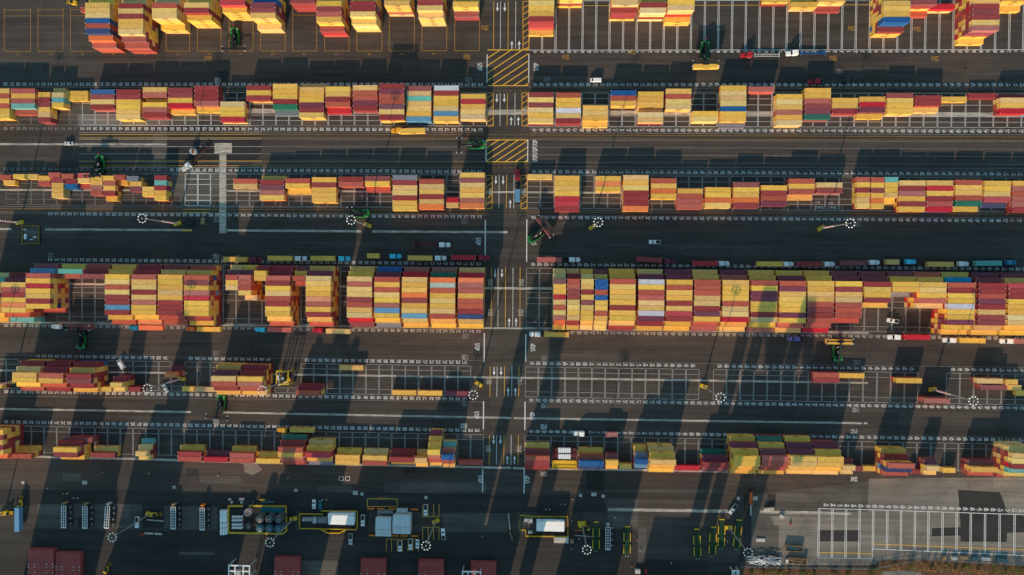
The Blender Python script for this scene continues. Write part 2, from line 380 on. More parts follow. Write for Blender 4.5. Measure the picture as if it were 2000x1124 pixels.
# ------------------------------------------------------------------ painted marks
W, WF, WX, YL, YF = Flat(), Flat(), Flat(), Flat(), Flat()
def YY(py, px=1035): return G(px, py).y
def hline(F, x0, x1, y, wd, z=Z3): F.line((x0, y), (x1, y), wd, z)
def vline(F, x, y0, y1, wd, z=Z3): F.line((x, y0), (x, y1), wd, z)
def slots(F, n0, n1, ytop, ybot, hs, dbl=.42, wd=.16, hw=.16, last=True):
    xa, xb = NX(n0), NX(n1)
    for n in range(n0, n1 + 1, 2):
        x = NX(n)
        if n == n0: vline(F, x + .2, ytop, ybot, wd)
        elif n == n1: vline(F, x - .2, ytop, ybot, wd)
        else: vline(F, x - dbl / 2, ytop, ybot, wd); vline(F, x + dbl / 2, ytop, ybot, wd)
    for n in range(n0, n1, 2):
        for h in hs: hline(F, NX(n) + .45, NX(n + 2) - .45, h, hw, Z3 + .006)
ALLW = []
def rowslots(F, top, bot, hs, spans, **k):
    for a, b in spans: slots(F, a, b, YY(top), YY(bot), [YY(h) for h in hs], **k)
rowslots(W, 4, 98.5, [], [(400, 474)], dbl=.62, wd=.22)
hline(W, NX(400), NX(474), YY(98.5), .25); hline(W, NX(408), NX(474), YY(2.5), .25)
hline(YL, NX(408), NX(474), YY(12), .2, Z3 + .01)
h2 = [182, 193, 204.5, 226.5, 237, 247]
rowslots(W, 182, 247, h2, [(318, 380), (400, 474)]); rowslots(WX, 182, 247, h2, [(306, 318)])
h3 = [343, 354, 364.5, 385.5, 396, 407]
rowslots(W, 343, 407, h3, [(334, 338)], wd=.25, hw=.25); rowslots(WF, 343, 407, h3, [(338, 380), (400, 474)]); rowslots(WX, 343, 407, h3, [(306, 334)])
h4 = [524, 534.3, 571.5, 582, 593.5, 630, 639.5]
rowslots(WF, 524, 639.5, h4, [(313 + 1, 380), (400, 404), (442, 460)]); 
h5 = [717, 727, 765.5, 775.5]
rowslots(WF, 717, 775.5, h5, [(352, 378), (400, 426), (428, 458), (462, 476)]); rowslots(WF, 717, 775.5, h5, [(322, 332), (334, 342), (302, 308)])
slots(WF, 332, 334, YY(765.5), YY(775.5), [YY(765.5), YY(775.5)]); slots(WF, 348, 352, YY(765.5), YY(775.5), [YY(765.5), YY(775.5)])
h6 = [851, 861]
rowslots(WF, 851, 905, h6 + [903], [(308, 380), (400, 476)])
# bay numbers
def numbers(F, n0, n1, y, flip, cw=.66, ch=1.5):
    for n in range(n0, n1 + 1):
        if 379 < n < 401: continue
        text(F, str(n), (NX(n), y), cw, ch, .13, .2, math.pi if flip else 0, Z3 + .012)
numbers(W, 401, 473, YY(101.8, 1045), False, .55, 1.0)
numbers(W, 306, 473, 95.87, True); numbers(W, 318, 473, 73.37, False); numbers(WX, 306, 317, 73.37, False)
numbers(W, 332, 473, 52.6, True); numbers(WX, 306, 331, 52.6, True); numbers(W, 313, 473, 29.99, False)
numbers(W, 313, 473, 6.54, True); numbers(WF, 306, 473, YY(647.7, 935), False)
y5 = YY(710, 1037)
for a, b in ((311, 331), (335, 347), (353, 377), (401, 425), (429, 457), (463, 473)): numbers(W, a, b, y5, True)
numbers(W, 306, 377, -61.5, False); numbers(W, 401, 473, -61.5, False); numbers(W, 306, 379, -77.18, True); numbers(W, 401, 473, -77.18, True)
for i, n in enumerate(range(445, 474)):
    px = 1613.5 + (1981 - 1613.5) * (n - 445) / 27.0; py = 986.5 + (997 - 986.5) * (px - 1613.5) / 367
    text(W, str(n), G(px, py), .72, 1.5, .15, .24, math.pi, Z3 + .012)
# block codes, some faded
def code(F, s, px, py, ang, cw=.62, ch=2.3, st=.2): text(F, s, G(px, py), cw, ch, .18, st, ang, Z3 + .012)
for s, px, py, F in [('B400', 1062, 968 - 42, WF), ('B400', 1062, 834, W), ('C400', 1063, 793, WF), ('C400', 1064, 700, WX), ('D400', 1068, 155, WX),
                     ('B300', 906, 832, W), ('C300', 908, 789, WX), ('C300', 908, 698, WF), ('D300', 909, 657, WX), ('E300', 908, 433, WX), ('D300', 422, 501, WF),
                     ('D300', 100, 499, WX), ('B400', 1668, 843, WF), ('B400', 1668, 936, W), ('C400', 1671, 801, WF), ('C400', 1673, 708, WX), ('E300', 423, 430, WX), ('F300', 425, 157, W),
                     ('F300', 915, 156, WX), ('B300', 422, 824, WF), ('C300', 422, 690, WX), ('F400', 1640, 140, WX), ('C300', 1674, 438, WX)]:
    code(F, s, px, py, 0 if py in (926, 936) else math.pi)
for s, px, py in [('F300', 956, 217), ('E300', 957, 375), ('D300', 958, 552), ('D300', 958, 611), ('C300', 955, 745), ('B300', 954, 877)]: code(WF, s, px, py, -math.pi / 2)
for s, px, py in [('F400', 1026, 217), ('E400', 1022, 375), ('D400', 1018, 552), ('D400', 1017, 611), ('C400', 1015, 745), ('B400', 1014, 877)]: code(WF, s, px, py, math.pi / 2)
for s, px, py in [('A300', 407, 115), ('A300', 947, 55), ('A300', 912, 112), ('A400', 1105, 112), ('A400', 1663, 56), ('A400', 1791, 57), ('A400', 1627, 114), ('A400', 1826, 115), ('A400', 1235, 103)]:
    code(YF, s, px, py, 0, .7, 2.4, .22)
for px, py in [(937, 131), (934, 472), (932, 678), (931, 811), (938, 936)]: text(W, 'STOP', G(px, py), .8, 2.3, .16, .27, -math.pi / 2, Z3 + .012)
for px, py in [(1047, 131), (1045, 281), (1045, 295.5), (1045, 309.5), (1043, 472), (1041, 679), (1040, 813), (1030, 937)]: text(W, 'STOP', G(px, py), .8, 2.3, .16, .27, math.pi / 2, Z3 + .012)
text(WF, 'NO', G(1597, 396), .8, 1.2, .4, .22, 0, Z3 + .012); text(WF, 'CARS', G(1600, 406), .8, 1.3, .3, .22, 0, Z3 + .012)
text(WF, 'NO', G(1622, 397), .8, 1.2, .4, .22, 0, Z3 + .012); text(WF, 'CARS', G(1625, 406), .8, 1.3, .3, .22, 0, Z3 + .012)
text(YF, 'JUST BUS', G(746, 972.4), .5, .9, .12, .18, 0, Z3 + .012)
# the central road: lane lines, arrows, hatched boxes
def arrow(px, y0, y1, up):
    a, b = G(px, y0), G(px, y1); L = abs(a.y - b.y); x = (a.x + b.x) / 2
    yt, yb = (max(a.y, b.y), min(a.y, b.y)); s = 1 if up else -1; tip = yt if up else yb; tail = yb if up else yt
    vline(W, x, tail, tip - s * L * .38, .42, Z3 + .012)
    W.poly([(x - .75, tip - s * L * .42), (x + .75, tip - s * L * .42), (x, tip)][::1 if up else -1], Z3 + .013)
road = [(3, 96, [964.6, 992.8], [977.8, 1007.5], [971.5, 986], [999.8, 1014], 6, 80), (182, 246.5, [991], [977, 1006], [970.5, 985], [998.5, 1012.5], 184, 228),
        (342, 408, [989.5], [975, 1004], [968.5, 982.7], [996.5], 344, 390), (523, 639, [960, 987.5, 1016], [973, 1002], [967, 980.5], [994.5, 1008], 526, 621),
        (716, 775, [957.5, 985.5, 1013.7], [971, 1000], [965, 978.7], [992.5, 1006.7], 717, 757), (850, 908, [956, 984.5, 1012.5], [970, 998.5], [964, 977.5], [991, 1005], 851, 890)]
for y0, y1, ys, ws, dn, up, ad, au in road:
    for x in ys: YL.pl(x, y0, x - .6, y1, .22, Z3)
    for x in ws: W.pl(x, y0, x - .6, y1, .22, Z3)
    for x in dn: arrow(x, ad, ad + 17, False)
    for x in up: arrow(x, au, au + 17, True)
def clipdiag(F, x0, x1, y0, y1, step, slope, wd):
    a, b = G(x0, y1), G(x1, y0); X0, Y0, X1, Y1 = a.x, a.y, b.x, b.y; c = Y0 - slope * (X1 - X0) + step * .3
    while c < Y1:
        t0, t1 = 0, X1 - X0; ya, yb = c, c + slope * (X1 - X0)
        if ya < Y0: t0 = (Y0 - c) / slope
        if yb > Y1: t1 = (Y1 - c) / slope
        if t1 - t0 > .6: F.line((X0 + t0, c + slope * t0), (X0 + t1, c + slope * t1), wd, Z3 - .008)
        c += step
def boxf(F, x0, y0, x1, y1, wd, sides='tblr', z=Z3):
    if 't' in sides: F.pl(x0, y0, x1, y0, wd, z)
    if 'b' in sides: F.pl(x0, y1, x1, y1, wd, z)
    if 'l' in sides: F.pl(x0, y0, x0, y1, wd, z + .004)
    if 'r' in sides: F.pl(x1, y0, x1, y1, wd, z + .004)
clipdiag(YL, 952, 1032.5, 98, 167.5, 3.7, .66, .42); boxf(YL, 952, 98, 1032.5, 167.7, .42, 'tb'); W.pl(951.5, 107, 951, 162, .42, Z3 + .01); W.pl(1033, 106, 1032.7, 162, .42, Z3 + .01)
clipdiag(YL, 949.7, 1031, 273.5, 316.5, 3.25, .66, .42); boxf(YL, 949.7, 273.7, 1031, 316.5, .42, 'tb'); W.pl(949.7, 273, 949.2, 317, .42, Z3 + .01); W.pl(1031, 273, 1030.6, 317, .42, Z3 + .01)
for x0, x1, y0, y1 in [(951, 963.5, 182, 246.5), (1019.5, 1031.3, 182, 246.5), (949.5, 961.5, 343, 408), (1017.5, 1029.5, 343, 408), (1021.5, 1033, 3, 96)]:
    clipdiag(YL, x0, x1, y0, y1, 3.0, .66, .28); boxf(YL, x0, y0, x1, y1, .25)
for x, y0, y1 in [(948, 430, 511), (1029, 429, 512), (946, 651, 708), (1027, 653, 707), (944.5, 784, 839), (1025.5, 785, 840), (943, 917, 962), (1024, 915, 964)]: W.pl(x, y0, x - .4, y1, .5, Z3 + .01)
for yy in (178, 263.5, 269.5, 321, 328, 412, 419): 
    for k in range(8): YF.pl(951 + k * 10.5, yy, 957 + k * 10.5, yy, .16, Z3)
# long lines along the lanes
for y, F in [(246, WF), (258.8, WF), (263, YL), (270, YL), (272.5, WF), (287, WF), (301, WF), (315, YL), (317, WX), (324.5, YL), (328, WF)]:
    F.pl(155, y, 512, y - .3, .2, Z3 + .016); {W: WF, WF: WX, YL: YF}.get(F, F).pl(513, y - .3, 946, y + .2, .17, Z3 + .016)
for y, F in [(260, WX), (264, YF), (271, YF), (273.7, WX), (288, WX), (302.5, WX), (317.5, WX), (326, WX), (331, WX), (249, WX), (252.5, WX)]: F.pl(1034, y, 2010, y + 4, .17, Z3 + .016)
for y, F in [(404.5, WX), (408.5, YF), (415, YF), (417.5, WX)]: F.pl(0, y - 1, 948, y + 3, .17, Z3 + .016)
for y, F in [(411, WX), (415, YF), (422, WX)]: F.pl(1030, y, 2010, y + 4, .17, Z3 + .016)
for y, F in [(168.7, YF), (171.5, WX), (178, YF)]: F.pl(0, y, 950, y + .2, .16, Z3 + .016); F.pl(1034, y + .5, 2010, y + 3.5, .16, Z3 + .016)
for y in (338.5, 340.5): WX.pl(0, y, 948, y + .5, .16, Z3 + .016); WX.pl(1034, y + .5, 2010, y + 4.5, .16, Z3 + .016)
YL.pl(358, 409, 410, 409.3, .3, Z3 + .02); YL.pl(358, 415.5, 410, 415.8, .3, Z3 + .02); YL.pl(356, 450.5, 374, 450.5, .8, Z3 + .02)
for y in (646, 706, 786, 843): WX.pl(0, y - 12, 945, y - 1, .14, Z3); WX.pl(1030, y, 2010, y + 12, .14, Z3)
# storage bays at the top left
for x0, x1 in [(8.5, 60), (74.5, 123.5), (138, 185.5), (197, 246), (261, 309), (324.5, 370.5), (385.5, 431.5), (447.5, 494.5), (509, 557), (571.5, 618.5), (634, 682), (697, 746), (760, 809), (824, 872.5), (888, 936.5)]:
    xa, xb = G(x0, 101).x, G(x1, 101).x; ya, yb = YY(13), YY(99.6)
    hline(YF, xa, xb, yb, .26); hline(YF, xa, xb, ya - 1, .22); hline(YF, xa, xb, ya - 4, .2); vline(YF, xa, ya, yb, .26, Z3 + .005); vline(YF, xb, ya, yb, .26, Z3 + .005)
    text(YF, str(random.choice([311, 313, 319, 327, 331, 347])), ((xa + xb) / 2, yb - 1.6), .5, .8, .12, .15, 0, Z3)
# car park by the office
for x in (825.5, 836.3, 847, 857.5): YL.pl(x, 985, x, 1009, .25, Z3); YL.pl(x, 1030, x, 1054, .25, Z3)
YL.pl(825, 1009.3, 858, 1009.5, .25, Z3 + .005); YL.pl(825, 1030, 858, 1030.2, .25, Z3 + .005)
YL.pl(754, 1053, 817.5, 1053.6, .25, Z3 + .005)
for x in (754.5, 765, 775.7, 786, 797, 807, 817.5): YL.pl(x, 1053, x, 1077, .25, Z3)
boxf(YL, 717.5, 974.7, 776, 989.5, .3)
# lot at the bottom right
for x, xb in [(1599.8, 1597.8), (1626, 1624.5), (1652.5, 1651), (1679, 1677.8)]:
    for d in (-1.4, 1.4): W.pl(x + d, 993.8, xb + d, 1090.3, .25, Z3)
for x in (1705.5, 1733, 1760, 1787, 1813.5, 1841, 1868.5, 1896, 1924, 1952.5, 1981.5):
    yb = 1072.5 + (x - 1705) * .042
    for d in (-1.4, 1.4): W.pl(x + d, 994 + (x - 1600) * .028, x + d - .8, yb, .27, Z3)
W.pl(1598, 993.7, 1705, 996, .3, Z3 + .005); W.pl(1705.3, 996, 2010, 1006, .3, Z3 + .005); W.pl(1596.5, 1089.5, 1703.5, 1091.5, .3, Z3 + .005); W.pl(1703.7, 1072.5, 1703.5, 1091.5, .3, Z3 + .005); W.pl(1704, 1072.5, 2010, 1085.5, .3, Z3 + .005)
YL.pl(1600, 1079, 1703, 1081.5, .3, Z3 + .02); YL.pl(1706, 1062.5, 2010, 1074.5, .3, Z3 + .02)
for F, nme, mm in ((W, 'white_lane_markings', 'white_paint'), (WF, 'worn_lane_markings', 'faded_paint'), (WX, 'faint_lane_markings', 'faint_paint'), (YL, 'yellow_lane_markings', 'yellow_paint'), (YF, 'faded_yellow_markings', 'faded_yellow')):
    F.build(nme, M[mm])
# drain and cable covers
COV = [(45, 943, 6, 6, 'left end of the dim lane'), (165.5, 943, 10, 7, 'wide pale, above the second chassis stack'), (340, 952, 6, 6, ''), (578, 958, 6, 6, ''), (694, 963, 10, 8, ''), (707, 965.5, 6, 6, ''), (832, 972, 6, 6, ''), (1134, 968, 6, 6, ''), (1160, 966, 10, 7, ''), (1178, 969.5, 6, 6, ''), (1442, 974, 6, 6, ''), (1475, 974, 9, 8, '')]
CL = ['small square pale utility cover at the far left below the stacks', 'wide pale utility cover above the second chassis stack from the left', 'small pale utility cover above the stacked chassis left of the fuel yard',
      'small pale utility cover right of the fuel yard, above the white car', 'wide pale utility cover left of the yellow painted box', 'small pale utility cover just beside the wide one left of the yellow box',
      'small pale utility cover above the office car park', 'small pale utility cover, first of three above the yellow generator', 'wide pale utility cover, middle of three above the yellow generator',
      'small pale utility cover, third of three above the yellow generator', 'small pale utility cover left of the rusty boom', 'large pale utility cover right of the rusty boom']
for (x, y, wp, hp, _), lb in zip(COV, CL):
    c = G(x, y); wd, ht = wp / 3.95, hp / 3.95
    t = empty('utility_cover', (c.x, c.y, 0)); tag(t, lb, 'utility cover', 'utility covers in the south lane')
    m_ = MB(); m_.box(-wd / 2, wd / 2, -ht / 2, ht / 2, .012, .09, 0, .03, .03); part(m_, 'frame', M['block'], t)
    m_ = MB(); m_.box(-wd / 4, wd / 4, -ht / 4, ht / 4, .088, .12, 0, .02, .02); part(m_, 'lid', M['palegrey'], t)
for x, lb in ((666.5, 'left of two square pits framed in pale concrete'), (679, 'right of two square pits framed in pale concrete')):
    c = G(x, 935); t = empty('drain_pit', (c.x, c.y, 0)); tag(t, lb, 'drain', 'framed pits in the south lane')
    m_ = MB()
    for b in ((-1.2, 1.2, .75, 1.15), (-1.2, 1.2, -1.15, -.75), (-1.2, -.8, -.75, .75), (.8, 1.2, -.75, .75)): m_.box(b[0], b[1], b[2], b[3], .01, .12, 0)
    part(m_, 'curb', M['block'], t); m_ = MB(); m_.box(-.8, .8, -.75, .75, .01, .05, 0); part(m_, 'grate', M['dark'], t)
# ------------------------------------------------------------------ shipping containers
TH = 2.66; LP = 2.50; CW = 2.44
PAL = {'Y': ((.95, .545, .095), 'yellow'), 'y': ((.90, .60, .20), 'faded yellow'), 'R': ((.36, .048, .050), 'maroon'), 'r': ((.54, .11, .07), 'brick red'),
       'O': ((.90, .22, .06), 'orange'), 's': ((.58, .14, .11), 'dusty red'), 'C': ((.62, .02, .04), 'crimson'), 'P': ((.25, .055, .085), 'plum'),
       'B': ((.015, .12, .36), 'blue'), 'b': ((.13, .33, .55), 'pale blue'), 'T': ((.16, .50, .46), 'aqua'), 't': ((.50, .60, .50), 'pale mint'),
       'W': ((.72, .73, .77), 'white'), 'g': ((.025, .20, .12), 'green'), 'N': ((.04, .07, .20), 'navy'), 'S': ((.24, .24, .31), 'slate grey'), 'c': ((.01, .34, .58), 'bright blue')}
def jit(c):
    v = random.uniform(.84, 1.08); h = random.uniform(-.09, .07); f = random.random() ** 4 * .3      # age: fading toward chalky
    g = [c[0] * v, c[1] * v * (1 + h), c[2] * v * (1 - h * .5)]; m_ = (g[0] + g[1] + g[2]) / 3 * 1.1 + .05
    return tuple(min(.97, a + (m_ - a) * f) for a in g)
def container_mesh(L, logo):
    m = MB(); h = TH - .02; w2 = CW / 2; l2 = L / 2
    # corrugated sides: ribs between the frame posts
    m.box(-l2 + .12, l2 - .12, -w2 + .07, w2 - .07, .06, h - .05, 0, bottom=False)
    n = int(L / .62)
    for k in range(n):
        x = -l2 + .35 + (L - .7) * (k + .5) / n
        for s in (-1, 1):
            y0, y1 = sorted((s * (w2 - .07), s * (w2 - .03)))
            m.box(x - .15, x + .15, y0, y1, .18, h - .16, 0, bottom=False)
    for k in range(int(L / 1.2)):                      # roof corrugations
        x = -l2 + .6 + 1.2 * k
        m.box(x - .35, x + .35, -w2 + .16, w2 - .16, h - .05, h - .02, 0, .06, .03, bottom=False)
    for s in (-1, 1):                                  # rails, posts, end frames
        y0, y1 = sorted((s * (w2 - .11), s * w2))
        m.box(-l2 + .17, l2 - .17, y0, y1, h - .13, h - .005, 0); m.box(-l2 + .17, l2 - .17, y0, y1, 0, .16, 0)
        for e in (-1, 1):
            xa, xb = sorted((e * (l2 - .16), e * l2)); ya, yb = sorted((s * (w2 - .14), s * w2))
            m.box(xa, xb, ya, yb, .17, h - .17, 0)
            xa, xb = sorted((e * (l2 - .21), e * (l2 + .002))); ya, yb = sorted((s * (w2 - .2), s * (w2 + .002)))
            m.box(xa, xb, ya, yb, h - .15, h + .01, 1); m.box(xa, xb, ya, yb, -.005, .15, 1)
    for e in (-1, 1):
        xa, xb = sorted((e * (l2 - .13), e * (l2 - .01)))
        m.box(xa, xb, -w2 + .2, w2 - .2, h - .12, h - .01, 0); m.box(xa, xb, -w2 + .2, w2 - .2, .0, .13, 0)
    for y in (-.85, -.35, .35, .85):                   # door lock rods at one end
        m.box(l2 - .12, l2 - .07, y - .03, y + .03, .15, h - .15, 3)
    if logo:
        for s in (-1, 1):
            f = Flat(); text(f, 'MSC', (0, 0), .95, 1.35, .22, .34, 0, 0)
            for fc in f.f:
                vs = [f.v[i] for i in fc]
                vs = [(v[0] * -s, s * (w2 - .012), 1.75 + v[1] * 1.0) for v in vs]
                m.add(vs, [tuple(range(len(vs)))], 2)
    return m.mesh('shipping_container', [M['cpaint'], M['casting'], M['letter'], M['dark']])
CM = {}
def cmesh(L, logo):
    k = (L, logo)
    if k not in CM: CM[k] = container_mesh({40: 12.19, 20: 6.06}[L], logo)
    return CM[k]
def container(code, L, loc, rz, label, group='shipping containers'):
    o = bpy.data.objects.new('shipping_container', cmesh(L, code == 'Y'))
    COL.objects.link(o); place(o, loc, rz); o.color = (*jit(PAL[code][0]), 1)
    tag(o, label, 'shipping container', group); return o
ROWS = {}
A, B, C, D = 0, 240, 480, 680
def S(row, crop, oy, x0, x1, y0, codes): ROWS.setdefault(row, []).append((crop * 500 + x0 / 4, crop * 500 + x1 / 4, oy + y0 / 4, codes))
